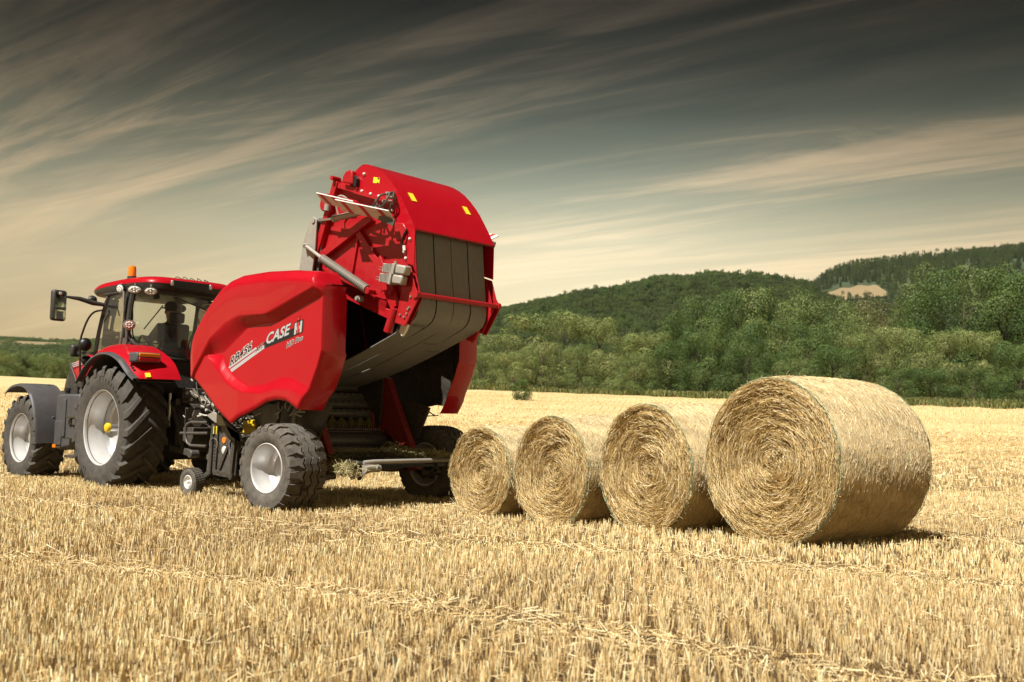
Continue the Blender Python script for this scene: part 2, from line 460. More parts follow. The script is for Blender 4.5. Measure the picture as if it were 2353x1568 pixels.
# ------------------------------------------------------------------ stubble and loose straw
M['straw'] = attr_mat('straw_stalks', .62, .12, spec=.35)
def pal(n, cols, w, jit=.12):
    cols = np.array(cols); k = rng.choice(len(cols), n, p=np.array(w) / np.sum(w))
    c = cols[k] * (1 + rng.normal(0, jit, (n, 1)))
    return np.clip(c, .01, .95)
STRAW = [(.76, .585, .305), (.66, .475, .215), (.85, .715, .435), (.48, .32, .135), (.30, .185, .075)]
STRAW_W = [4, 3.0, 2.8, 1.6, .8]
def blades(base, top, w, col, sides=1, tipcol=1.12):
    """thin stalks from base to top; sides=1 a flat strip, 3 a three-sided straw"""
    n = len(base); d = unit(top - base)
    a = unit(np.cross(d, unit(rng.normal(size=(n, 3)))))
    b = np.cross(d, a)
    w = w[:, None]
    if sides == 1:
        Vv = np.stack([base - a * w / 2, base + a * w / 2, top + a * w * .45, top - a * w * .45], 1)
        Fv = np.arange(4 * n).reshape(n, 4)
        Cv = np.repeat(col[:, None], 4, 1).copy(); Cv[:, 2:] = np.clip(Cv[:, 2:] * tipcol, 0, .95)
    else:
        ang = [0, 2.094, 4.189]
        o = [a * math.cos(q) + b * math.sin(q) for q in ang]
        Vv = np.stack([base + q * w * .5 for q in o] + [top + q * w * .45 for q in o], 1)
        k = np.arange(n)[:, None] * 6
        Fv = np.concatenate([k + np.array([[p, (p + 1) % 3, 3 + (p + 1) % 3, 3 + p]]) for p in range(3)], 0)
        Cv = np.repeat(col[:, None], 6, 1).copy(); Cv[:, 3:] = np.clip(Cv[:, 3:] * tipcol, 0, .95)
    return Vv.reshape(-1, 3), Fv, Cv.reshape(-1, 3)
def sector(n, d0, d1, az=35):
    d = np.sqrt(rng.uniform(d0 ** 2, d1 ** 2, n)); t = np.radians(rng.uniform(-az, az, n))
    return d * np.sin(t), d * np.cos(t)
def vnoise(x, y, s, seed=0):
    """smooth value noise, for patches"""
    g = np.random.default_rng(seed).uniform(0, 1, (64, 64))
    u, v = np.mod(x / s, 64), np.mod(y / s, 64)
    i, j = u.astype(int), v.astype(int); fu, fv = u - i, v - j
    fu, fv = fu * fu * (3 - 2 * fu), fv * fv * (3 - 2 * fv)
    i2, j2 = (i + 1) % 64, (j + 1) % 64
    return (g[i, j] * (1 - fu) + g[i2, j] * fu) * (1 - fv) + (g[i, j2] * (1 - fu) + g[i2, j2] * fu) * fv
ROWDIR = R(7)     # rows of the drill run nearly away from the camera
def track(x, y):
    """1 in the flattened strips where wheels and the combine's swath have passed"""
    tr = np.abs(np.mod((x * .50 + y * .866) + .30 * np.sin(x * .35), 3.3) - 1.65)
    return np.clip(1 - tr / .36, 0, 1) ** .7
def stubble(n_plants, d0, d1, tillers, h0, h1, w0, w1, sides, az=35, row=.125):
    x, y = sector(n_plants, d0, d1, az)
    c, s = math.cos(ROWDIR), math.sin(ROWDIR)
    u, v = x * c - y * s, x * s + y * c
    u = np.round(u / row) * row + rng.normal(0, .018, len(u))
    x, y = u * c + v * s, -u * s + v * c
    keep = vnoise(x, y, .8, 3) * .6 + vnoise(x, y, .25, 4) * .4 > rng.uniform(.0, .42, len(x))
    x, y = x[keep], y[keep]
    n = len(x)
    k = np.repeat(np.arange(n), tillers); m = len(k)
    bx, by = x[k] + rng.normal(0, .020, m), y[k] + rng.normal(0, .035, m)
    # flattened tracks where wheels and swaths have passed
    flat = track(bx, by)
    h = rng.uniform(h0, h1, m) * (.75 + .5 * vnoise(bx, by, 1.6, 5)) * (1 - .5 * flat)
    lean = rng.normal(0, .13, (m, 2)) + flat[:, None] * rng.normal(0, .55, (m, 2))
    base = np.stack([bx, by, tz(bx, by) - .01], 1)
    top = base + np.stack([lean[:, 0] * h, lean[:, 1] * h, h], 1)
    col = pal(m, STRAW, STRAW_W) * (.80 + .4 * vnoise(bx, by, 2.3, 6))[:, None]
    return blades(base, top, rng.uniform(w0, w1, m), col, sides, 1.2)
def litter(n, d0, d1, l0, l1, w0, w1, az=35, zmax=.07, thin=.35):
    x, y = sector(n, d0, d1, az)
    keep = vnoise(x, y, 1.3, 8) * .45 + vnoise(x, y, .4, 9) * .25 + track(x, y) * .55 > rng.uniform(thin - .35, thin + .35, n)
    x, y = x[keep], y[keep]; n = len(x)
    t = rng.uniform(0, np.pi, n); L = rng.uniform(l0, l1, n)
    z = tz(x, y) + rng.uniform(.005, zmax, n)
    d = np.stack([np.cos(t), np.sin(t), rng.normal(0, .22, n)], 1) * L[:, None] / 2
    c = np.stack([x, y, z], 1)
    return blades(c - d, c + d, rng.uniform(w0, w1, n), pal(n, STRAW, [4, 2, 4, 1, .3]) * 1.03, 1, 1.0)
def pack(name, parts, mat, parent=None):
    Vs, Fs, Cs, o = [], [], [], 0
    for v, f, c in parts:
        Vs.append(v); Fs.append(f + o); Cs.append(c); o += len(v)
    return np_mesh(name, np.concatenate(Vs), np.concatenate(Fs), np.concatenate(Cs), mat, parent)
so = pack('stubble', [
    stubble(52000, 2.4, 8.5, 2, .045, .110, .0034, .0058, 1, 42),
    stubble(105000, 8.5, 20, 2, .045, .105, .0045, .008, 1, 36),
    stubble(64000, 20, 46, 2, .055, .115, .009, .016, 1, 34, .25),
    stubble(40000, 46, 125, 2, .07, .13, .022, .045, 1, 32, .5)], M['straw'])
tag(so, 'upright cut straw stubble covering the field', 'stubble', kind='stuff')
lo = pack('loose_straw', [
    litter(40000, 2.4, 9, .04, .18, .003, .005, 42, .05, .62),
    litter(60000, 9, 22, .06, .24, .004, .008, 36, .06, .55),
    litter(26000, 22, 60, .12, .45, .012, .022, 34, .09, .45)], M['straw'])
tag(lo, 'loose pale straw lying between the stubble', 'straw', kind='stuff')

# ================================================================== round bales
BALES = [  # x, y of the near face centre, radius, axis azimuth, length, label
    (2.375, 9.73, .784, 53.8, 1.34, 'biggest and nearest round straw bale, at the end of the row away from the baler'),
    (1.380, 10.884, .684, 53.9, 1.20, 'second largest round straw bale, next in the row to the biggest one'),
    (.471, 11.968, .630, 50.7, 1.20, 'third round straw bale of the row, between the smallest and second largest'),
    (-.347, 12.917, .562, 47.2, 1.20, 'smallest and farthest round straw bale, the one nearest the baler')]
M['bale'] = attr_mat('bale_straw', .68, .05, spec=.3)
M['net'] = P('green_net_edge', (.26, .42, .28), .6, var=.3)
M['netpale'] = P('pale_net_thread', (.55, .60, .47), .6, var=.2)
M['net_rings'] = P('pale_net_wrap', (.60, .50, .29), .75, var=.15, vscale=30)
BSTRAW = [(.72, .56, .28), (.62, .45, .185), (.82, .70, .44), (.46, .30, .105), (.25, .145, .050)]
def bale_core(Rb, Ln, seed):
    """body of the bale: wrapped barrel with shallow net rings and dished ends. local: y along the axis, near face at y=0"""
    g = np.random.default_rng(seed)
    na = 160
    ys = np.linspace(0, Ln, 100)
    prof = []
    for q in np.linspace(.02, 1, 26):          # near face, dished: rim stands proud of the inner part
        r = q * Rb * .985
        prof.append((r, .085 * (1 - q ** 2.2) + .012))
    for yv in ys:
        q = yv / Ln
        edge = 1 - .022 * (abs(2 * q - 1) ** 10)
        prof.append((Rb * edge + .0035 * math.sin(yv * 2 * math.pi / .028) + .012 * math.sin(math.pi * q), yv))
    for q in np.linspace(1, .02, 26):
        prof.append((q * Rb * .985, Ln - .085 * (1 - q ** 2.2) - .012))
    prof = np.array(prof); n = len(prof)
    t = np.linspace(0, 2 * np.pi, na, endpoint=False)
    rr = prof[:, 0][:, None] * np.ones(na); yy = prof[:, 1][:, None] * np.ones(na)
    tt = np.ones(n)[:, None] * t
    k = vnoise(np.cos(tt) * rr * 9 + 40, np.sin(tt) * rr * 9 + yy * 3 + 40, 1, seed)
    lump = vnoise(np.cos(tt) * 2.2 + 10, np.sin(tt) * 2.2 + yy * 1.3 + 10, 1, seed + 1)
    face = ((np.arange(n) < 26) | (np.arange(n) >= n - 26))[:, None]
    s_ = np.where(np.arange(n) < 26, 1, -1)[:, None]
    spiral = vnoise(rr * 26 + tt * .8, tt * 1.6 * (rr > .05), 1, seed + 2)
    yy = np.where(face, yy + s_ * (.045 * (k - .5) + .05 * (spiral - .5) + .035 * (lump - .5)), yy)
    rr = np.where(face, rr, rr * (1 + .012 * (lump - .5)) + .006 * (k - .5))
    sag = np.where(np.sin(tt) < -.9, (np.sin(tt) + .9) * -.10 * Rb, 0)      # slightly flat underneath
    V = np.stack([rr * np.cos(tt), yy, rr * np.sin(tt) + sag], -1).reshape(-1, 3)
    i, j = np.meshgrid(np.arange(n - 1), np.arange(na), indexing='ij')
    F = np.stack([i * na + j, i * na + (j + 1) % na, (i + 1) * na + (j + 1) % na, (i + 1) * na + j], -1).reshape(-1, 4)
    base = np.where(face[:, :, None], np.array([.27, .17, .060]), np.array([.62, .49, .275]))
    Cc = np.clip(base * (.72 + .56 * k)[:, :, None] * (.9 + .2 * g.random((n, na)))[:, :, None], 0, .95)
    return V, F, Cc.reshape(-1, 3)
def bale_face(Rb, n, seed):
    """straw ends and stems laid round and round on the end of the bale (near face at y=0)"""
    global rng
    keep_rng, rng = rng, np.random.default_rng(seed)
    q = np.sqrt(rng.uniform(0.0, 1, n)); r = q * Rb * .97
    t = rng.uniform(0, 2 * np.pi, n)
    dish = .085 * (1 - q ** 2.2) + .012
    lump = vnoise(r * 24 + t * .8, t * 1.6, 1, seed + 2)
    y = dish + .05 * (lump - .5) + .030 * (vnoise(r * np.cos(t) * 7 + 20, r * np.sin(t) * 7 + 20, 1, seed + 5) - .5) - rng.exponential(.014, n) + rng.normal(0, .010, n)
    tang = np.stack([-np.sin(t), np.zeros(n), np.cos(t)], 1); rad = np.stack([np.cos(t), np.zeros(n), np.sin(t)], 1)
    a = rng.normal(0, .23, n) + np.where(rng.random(n) < .06, rng.normal(0, 1.2, n), 0) + np.where(q < .16, rng.normal(0, 1.0, n), 0)
    d = tang * np.cos(a)[:, None] + rad * np.sin(a)[:, None]
    d[:, 1] += rng.normal(0, .16, n)
    L = rng.uniform(.03, .15, n) * np.where(q < .2, .5, 1)
    c = rad * r[:, None]; c[:, 1] = y
    col = pal(n, BSTRAW, [4, 3.2, 2.4, 2.0, .9], .14)
    out = blades(c - d * L[:, None] / 2, c + d * L[:, None] / 2, rng.uniform(.0018, .0042, n), col, 1, 1.0)
    rng = keep_rng
    return out
def bale_side(Rb, Ln, n, seed):
    global rng
    keep_rng, rng = rng, np.random.default_rng(seed)
    y = rng.uniform(.0, Ln, n); t = rng.uniform(0, 2 * np.pi, n)
    rad = np.stack([np.cos(t), np.zeros(n), np.sin(t)], 1); tang = np.stack([-np.sin(t), np.zeros(n), np.cos(t)], 1)
    rr = Rb * (1 - .022 * np.abs(2 * y / Ln - 1) ** 10) + .012 * np.sin(np.pi * y / Ln) + np.abs(rng.normal(0, .004, n)) + .002
    c = rad * rr[:, None]; c[:, 1] = y
    a = rng.normal(0, .42, n)
    d = tang * np.cos(a)[:, None]; d[:, 1] = np.sin(a)
    L = rng.uniform(.02, .085, n)
    stick = rng.random(n) < .03
    d = np.where(stick[:, None], unit(d + rad * .5), d)
    col = pal(n, [(.72, .58, .335), (.62, .48, .25), (.80, .69, .45), (.44, .30, .125)], [4, 3, 2.4, 1.1], .12)
    # chord of the curve: pull the ends in a little
    e = rad * (L ** 2 / (8 * Rb))[:, None]
    out = blades(c - d * L[:, None] / 2 - e, c + d * L[:, None] / 2 - e, rng.uniform(.0018, .0038, n), col, 1, 1.0)
    rng = keep_rng
    return out
for bi, (bx, by, Rb, az, Ln, lab) in enumerate(BALES):
    zb = float(tz(bx + .4, by + .3)) + Rb - .05
    root = empty('straw_bale', (bx, by, zb), -R(az))
    tag(root, lab, 'straw bale', 'round straw bales set out in a row by size')
    V, F, Cc = bale_core(Rb, Ln, 20 + bi)
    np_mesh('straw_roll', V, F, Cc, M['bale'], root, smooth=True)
    sc = Rb ** 2 / .59
    v, f, c = bale_face(Rb, int(46000 * sc), 40 + bi)
    np_mesh('end_straw', v, f, c, M['bale'], root)['kind'] = 'stuff'
    v2, f2, c2 = bale_face(Rb, int(9000 * sc), 60 + bi)
    v2 = v2.copy(); v2[:, 1] = Ln - v2[:, 1]
    np_mesh('end_straw', v2, f2, c2, M['bale'], root)['kind'] = 'stuff'
    v, f, c = bale_side(Rb, Ln, int(24000 * sc), 80 + bi)
    np_mesh('wrapped_straw', v, f, c, M['bale'], root)['kind'] = 'stuff'
    g = random.Random(bi)
    for yv, rings in ((.0, 3), (Ln, 2)):
        mb = MB()
        for k in range(rings):
            oy = (k - 1.2) * .016; ph = g.random() * 6
            pth = []
            for i in range(140):
                t = 2 * math.pi * i / 140
                w = .010 * math.sin(7 * t + ph) + .007 * math.sin(19 * t + 2 * ph) + .004 * math.sin(41 * t + ph)
                rr = Rb * .985 + .004 + .004 * math.sin(13 * t + ph) - (.010 if k == 0 else 0)
                pth.append((rr * math.cos(t), yv + (oy + w if yv == 0 else -oy - w), rr * math.sin(t)))
            mb.tube(pth, .0016, 4, closed=True)
        mb.build('net_edge', M['net'] if bi == 0 else M['net'], root, recalc=False)
    mb = MB()
    for k in range(int(Ln / .048)):                        # threads of the net wrap
        yv = .05 + k * .048; ph = g.random() * 6
        rr0 = Rb * (1 - .022 * abs(2 * yv / Ln - 1) ** 10) + .012 * math.sin(math.pi * yv / Ln) + .0055
        pth = [(rr0 * math.cos(2 * math.pi * i / 72), yv + .004 * math.sin(9 * 2 * math.pi * i / 72 + ph), rr0 * math.sin(2 * math.pi * i / 72)) for i in range(72)]
        mb.tube(pth, .0013, 3, closed=True)
    mb.build('net_wrap', M['netpale'], root, recalc=False)
    mb = MB()                                               # frayed straws and net ends standing off the top
    for k in range(26):
        t = R(g.uniform(20, 160)); yv = g.uniform(.05, Ln - .05); r0 = Rb
        p = Vector((r0 * math.cos(t), yv, r0 * math.sin(t))); d = Vector((math.cos(t), g.uniform(-1, 1), math.sin(t) + g.uniform(-.6, .3))).normalized()
        L = g.uniform(.03, .09)
        mb.tube([p, p + d * L * .5, p + d * L + Vector((0, g.uniform(-.02, .02), -.012))], .0018, 3)
    mb.build('frayed_straw', M['net_rings'], root, recalc=False)['kind'] = 'stuff'

# ================================================================== hills, far woods, tree line
def polar(az, d):
    return d * math.sin(R(az)), d * math.cos(R(az))
M['leaf'] = attr_mat('leaves', .55, .15, spec=.3)
M['bark'] = P('bark', (.085, .062, .045), .9, var=.3, vscale=9, bump=.4, bscale=12)
M['hillsoil'] = P('wooded_hill_floor', (.045, .062, .026), .95, var=.35, vscale=.02)
M['farfield'] = P('pale_far_field', (.245, .185, .095), .95, var=.14, vscale=.02)
def leaves(c, n, size, col, squash=.75, nrm_jit=.55):
    """small leaf-clump faces centred at c, roughly facing n"""
    m = len(c)
    n = unit(n + rng.normal(0, nrm_jit, (m, 3)))
    a = unit(np.cross(n, rng.normal(size=(m, 3)))); b = np.cross(n, a)
    s = size[:, None]
    V = np.stack([c - a * s * .5, c - b * s * .5 * squash, c + a * s * .5, c + b * s * .5 * squash], 1)
    V += rng.normal(0, .10, V.shape) * size[:, None, None]
    return V.reshape(-1, 3), np.arange(4 * m).reshape(m, 4), np.repeat(col, 4, 0)
GREENS = {'w': [(.205, .240, .074), (.170, .210, .062), (.250, .272, .098), (.135, .172, .052)],
          'b': [(.074, .124, .030), (.094, .146, .037), (.056, .100, .025), (.115, .162, .045)],
          'm': [(.128, .180, .050), (.158, .205, .062), (.102, .150, .041), (.185, .222, .075)],
          'c': [(.040, .066, .028), (.052, .080, .032), (.032, .056, .024)],
          'd': [(.066, .098, .031), (.082, .112, .036), (.052, .082, .027), (.098, .116, .040)],
          'o': [(.148, .156, .056), (.180, .168, .066), (.122, .138, .045), (.205, .175, .080)]}
def crown_mesh(kind, seed, nleaf, dome=1.0, lsize=1.0):
    """unit crown: foot at z=0, top at z=1, about 1 wide"""
    global rng
    keep, rng = rng, np.random.default_rng(seed)
    lobes = []
    nl = 34
    for k in range(nl):
        z = rng.uniform(.06, .90) if 5 < k < 24 else (rng.uniform(.72, .90) if k <= 5 else rng.uniform(.07, .45))
        env = .5 * max(.05, 1 - ((z - .40) / .62) ** 2 * (1 if z > .40 else .45)) ** .5 * dome
        t = rng.uniform(0, 2 * np.pi); q = rng.uniform(.35, 1) ** .6
        rl = rng.uniform(.085, .19) * (.75 if z > .8 else 1)
        r = max(0, env * q - rl * .5)
        lobes.append((r * math.cos(t), r * math.sin(t), min(z, .99 - rl * .9), rl))
    lob = np.array(lobes)
    if kind == 'c':                      # conifer: whorls of drooping boughs up a spire
        lobes = []
        for k in range(nl):
            z = .08 + .88 * (k / (nl - 1)); env = .36 * (1 - z) + .02; t = k * 2.4
            lobes.append((env * .6 * math.cos(t), env * .6 * math.sin(t), min(z, .97), max(.035, env * .55)))
        lob = np.array(lobes)
    w = lob[:, 3] ** 2; k = rng.choice(nl, nleaf, p=w / w.sum())
    dirs = unit(rng.normal(size=(nleaf, 3)))
    dirs[:, 2] = np.where(dirs[:, 2] < -.7, -dirs[:, 2], dirs[:, 2])
    # each lobe is itself made of twig ends: smaller bumps on its surface
    bump_ = vnoise(dirs[:, 0] * 3.2 + k * 1.7 + 9, dirs[:, 1] * 3.2 + dirs[:, 2] * 2.3 + 9, 1, seed)
    rad = lob[k, 3] * (.80 + .42 * bump_) * np.where(rng.random(nleaf) < .11, rng.uniform(.3, .9, nleaf), rng.normal(1.0, .055, nleaf))
    c = lob[k, :3] + dirs * rad[:, None] * np.array([1, 1, .9])
    pal_ = np.array(GREENS[kind])
    lobecol = pal_[rng.choice(len(pal_), nl)] * rng.uniform(.86, 1.14, (nl, 1))
    col = lobecol[k] * (1 + rng.normal(0, .16, (nleaf, 1)))
    size = rng.uniform(.0075, .0175, nleaf) * (1.6 if kind in 'cd' else 1) * (.8 if nleaf > 40000 else 1) * lsize
    v, f, cc = leaves(c, dirs, size, np.clip(col, .008, .5), .75, .24)
    me = np_mesh('crown', v, f, cc, M['leaf'])
    rng = keep
    d = me.data; bpy.data.objects.remove(me)
    return d, lob
def trunk_mesh(seed, lob):
    g = random.Random(seed); mb = MB()
    top = (g.uniform(-.03, .03), g.uniform(-.03, .03), .72)
    mb.tube([(0, 0, -.03), (.004, .0, .15), (top[0] * .5, top[1] * .5, .4), top], [.022, .017, .012, .005], 7)
    for i in sorted(range(len(lob)), key=lambda q: -lob[q][3])[:9]:
        p = lob[i]; z0 = max(.12, min(.6, p[2] - .18))
        mb.tube([(top[0] * z0, top[1] * z0, z0), (p[0] * .55, p[1] * .55, (z0 + p[2]) / 2 + .02), (p[0], p[1], p[2])], [.009, .006, .003], 5)
    o = mb.build('trunk', M['bark'], recalc=False); d = o.data; bpy.data.objects.remove(o)
    return d
CROWNS = {}
for kk, cnt, nlv in (('w', 3, 26000), ('b', 3, 26000), ('m', 2, 24000), ('o', 1, 22000), ('B', 2, 52000), ('c', 1, 7000), ('d', 2, 9000)):
    for s_ in range(cnt):
        d, lob = crown_mesh('b' if kk == 'B' else kk, 100 + s_ + 17 * ord(kk), nlv)
        CROWNS.setdefault(kk, []).append((d, trunk_mesh(s_ + ord(kk), lob)))
RIDGE_A = [(-12, 0.0285), (-6.45, 0.0425), (-2.96, 0.0754), (-1.78, 0.0831), (-0.61, 0.0899), (1.74, 0.0994), (3.5, 0.106), (5.25, 0.1084), (6.5, 0.1121), (8.02, 0.1176), (9.5, 0.1197), (10.99, 0.122), (13.24, 0.1206), (15.44, 0.116), (16.31, 0.106), (17.81, 0.0945), (19.92, 0.0759), (22.77, 0.0585), (40, 0.0345)]
def zA_(azq, dq):
    zr = lerp_tab(azq, RIDGE_A) * 900 + 1.18; t = np.clip((dq - 230) / 670, 0, 1)
    return 6 + (zr - 6) * np.sin(t * np.pi / 2) ** 2.2
TREES = [(-2.37, 150, 11.0, 5.5, 'w'), (-1.64, 140, 9.5, 4.6, 'w'), (-0.61, 150, 13.0, 6.8, 'w'), (0.7, 150, 15.1, 7.7, 'w'), (0.09, 136, 9.4, 3.9, 'w'), (1.74, 138, 11.0, 5.1, 'w'), (2.77, 152, 15.7, 7.5, 'w'), (3.61, 137, 10.5, 4.5, 'm'), (4.69, 152, 15.2, 6.9, 'w'), (5.97, 136, 11.8, 6.1, 'w'), (7.38, 138, 12.3, 5.7, 'w'), (6.64, 131, 9.2, 4.3, 'm'), (8.6, 138, 11.4, 5.1, 'b'), (8.94, 160, 17.3, 5.9, 'b'), (10.02, 165, 19.9, 8.1, 'b'), (10.02, 140, 12.8, 5.7, 'b'), (11.22, 138, 13.2, 5.7, 'b'), (12.28, 168, 21.6, 9.0, 'b'), (12.57, 136, 11.5, 5.0, 'b'), (13.39, 145, 14.9, 5.9, 'b'), (14.23, 166, 22.1, 9.5, 'm'), (13.9, 131, 9.8, 4.3, 'b'), (15.44, 142, 14.4, 6.4, 'b'), (15.0, 129, 8.9, 4.2, 'm'), (15.7, 162, 19.6, 7.3, 'b'), (16.87, 165, 21.5, 8.8, 'm'), (16.85, 131, 10.8, 5.4, 'b'), (17.92, 160, 19.5, 5.9, 'm'), (18.98, 166, 22.2, 8.8, 'o'), (18.51, 135, 12.4, 5.5, 'w'), (19.81, 136, 13.4, 5.0, 'w'), (19.92, 128, 8.1, 4.2, 'b'), (20.8, 136, 13.8, 5.6, 'w'), (21.76, 134, 12.9, 4.9, 'w'), (21.56, 127, 7.9, 4.2, 'b'), (22.49, 133, 12.8, 5.2, 'w'), (23.68, 132, 12.9, 5.4, 'w'), (23.56, 125, 8.1, 4.1, 'b'), (24.73, 130, 11.2, 4.8, 'w'), (25.6, 128, 11.6, 4.7, 'b'), (25.6, 124, 7.7, 4.1, 'b'), (20.84, 155, 17.2, 7.0, 'b'), (23.03, 150, 23.8, 13.2, 'B'), (24.97, 148, 22.3, 9.1, 'b'), (26.36, 146, 21.5, 10.2, 'B'), (27.01, 128, 12.2, 6.3, 'w'), (27.94, 140, 17.9, 9.8, 'b'), (29.56, 135, 16.3, 9.4, 'b')]
ORD = 'first second third fourth fifth sixth seventh eighth ninth tenth eleventh twelfth thirteenth fourteenth fifteenth sixteenth seventeenth eighteenth nineteenth twentieth twenty-first twenty-second twenty-third twenty-fourth twenty-fifth twenty-sixth'.split()
KIND_TXT = {'w': ('willow_tree', 'pale grey-green willow, %s willow of the tree line counted from the baler'),
            'b': ('broadleaf_tree', 'dark green broadleaf tree, %s dark tree of the line counted from the baler'),
            'm': ('broadleaf_tree', 'fresh mid-green tree, %s fresh green tree of the line counted from the baler'),
            'o': ('oak_tree', 'brownish-green oak behind the front trees, below the pale hillside field'),
            'B': ('broadleaf_tree', 'very tall wide dark tree towering over the line, %s such giant from the baler')}
TREES += [(4.2, 300, 31, 7.0, 'd'), (9.5, 330, 36, 8.0, 'd'), (11.6, 320, 38, 6.0, 'c')]
KIND_TXT['c'] = ('conifer_tree', 'slim dark conifer standing on the lower slope of the long hill')
KIND_TXT['d'] = ('hillside_tree', 'dull green tree at the foot of the long wooded hill, %s such from the baler')
count = {}
for n_, (az, d, top, w, kk) in enumerate(sorted(TREES)):
    x, y = polar(az, d); zg = float(tz(x, y))
    vs = CROWNS[kk]; dc, dt = vs[n_ % len(vs)]
    count[kk] = count.get(kk, 0) + 1
    nm, txt = KIND_TXT[kk]
    root = empty(nm, (x, y, zg - .1), R(n_ * 77))
    tag(root, txt % ORD[count[kk] - 1] if '%s' in txt else txt, 'tree', 'trees along the edge of the field')
    if kk in 'cd': zg = float(zA_(az, d))
    top *= math.cos(R(az))
    H = max(4, top - zg) * (.96 if 15.5 < az < 19.5 and d > 150 else 1.10) if kk not in 'cd' else (15 if kk == 'c' else 12); W = w * 1.45
    for nm2, dd in (('trunk', dt), ('crown', dc)):
        o = link(bpy.data.objects.new(nm2, dd), root); o.scale = (W, W, H)
# lone bush out in the stubble
d, lob = crown_mesh('b', 991, 6000, lsize=2.6)
x, y = polar(.56, 98)
root = empty('bush', (x, y, float(tz(x, y)) - .25)); tag(root, 'small lone round bush standing out in the stubble before the willows', 'bush')
for nm2, dd in (('trunk', trunk_mesh(5, lob)), ('crown', d)):
    o = link(bpy.data.objects.new(nm2, dd), root); o.scale = (2.1, 2.1, 2.2)

# rough grass verge under the trees
n = 60000
az = rng.uniform(-4, 33, n); dd = lerp_tab(az, DIST_E) + rng.uniform(-6, 10, n) + 1.5 * np.sin(az * 3) + np.where(az > 19, -3, 1.5)
x, y = dd * np.sin(np.radians(az)), dd * np.cos(np.radians(az))
base = np.stack([x, y, tz(x, y) - .02], 1); h = rng.uniform(.25, .75, n) * (.6 + .8 * vnoise(x, y, 2.5, 12))
top = base + np.stack([rng.normal(0, .25, n) * h, rng.normal(0, .25, n) * h, h], 1)
v, f, c = blades(base, top, rng.uniform(.06, .14, n), pal(n, [(.15, .17, .05), (.22, .20, .07), (.10, .13, .035), (.30, .25, .11)], [4, 2, 3, 1]), 1, 1.0)
tag(np_mesh('rough_grass', v, f, c, M['leaf']), 'strip of rough green grass between stubble and trees', 'grass', kind='stuff')

# hills
def hill(name, label, ridge, d0, dr, d1, azs, zbase, power=1.25, mat=None, roughz=0):
    az = np.linspace(azs[0], azs[1], 120); dd = np.concatenate([np.linspace(d0, dr, 40), np.linspace(dr, d1, 12)[1:]])
    el = lerp_tab(az, ridge)
    D_, A = np.meshgrid(dd, az, indexing='ij')
    zr = (el * dr + 1.18)[None, :]
    t = np.clip((D_ - d0) / (dr - d0), 0, 1)
    z = zbase + (zr - zbase) * np.sin(t * np.pi / 2) ** power
    t2 = np.clip((D_ - dr) / (d1 - dr), 0, 1); z = z - (zr + 40) * t2 ** 2
    X, Y = D_ * np.sin(np.radians(A)), D_ * np.cos(np.radians(A))
    V = np.stack([X, Y, z], -1).reshape(-1, 3)
    m = len(az); i, j = np.meshgrid(np.arange(len(dd) - 1), np.arange(m - 1), indexing='ij')
    F = np.stack([i * m + j, i * m + j + 1, (i + 1) * m + j + 1, (i + 1) * m + j], -1).reshape(-1, 4)
    o = np_mesh(name, V, F, mat=mat or M['hillsoil'], smooth=True)
    tag(o, label, 'hill', kind='structure')
    def zf(azq, dq):
        zr = lerp_tab(azq, ridge) * dr + 1.18
        t = np.clip((dq - d0) / (dr - d0), 0, 1); z = zbase + (zr - zbase) * np.sin(t * np.pi / 2) ** power
        t2 = np.clip((dq - dr) / (d1 - dr), 0, 1); return z - (zr + 40) * t2 ** 2
    return zf
PROTO = {}
for o_ in COL.objects:
    if o_.name.startswith('crown') and o_.parent and o_.parent.get('category') == 'tree':
        for kk in CROWNS:
            for q, (dc, dt) in enumerate(CROWNS[kk]):
                if o_.data is dc: PROTO.setdefault(kk + str(q), o_)
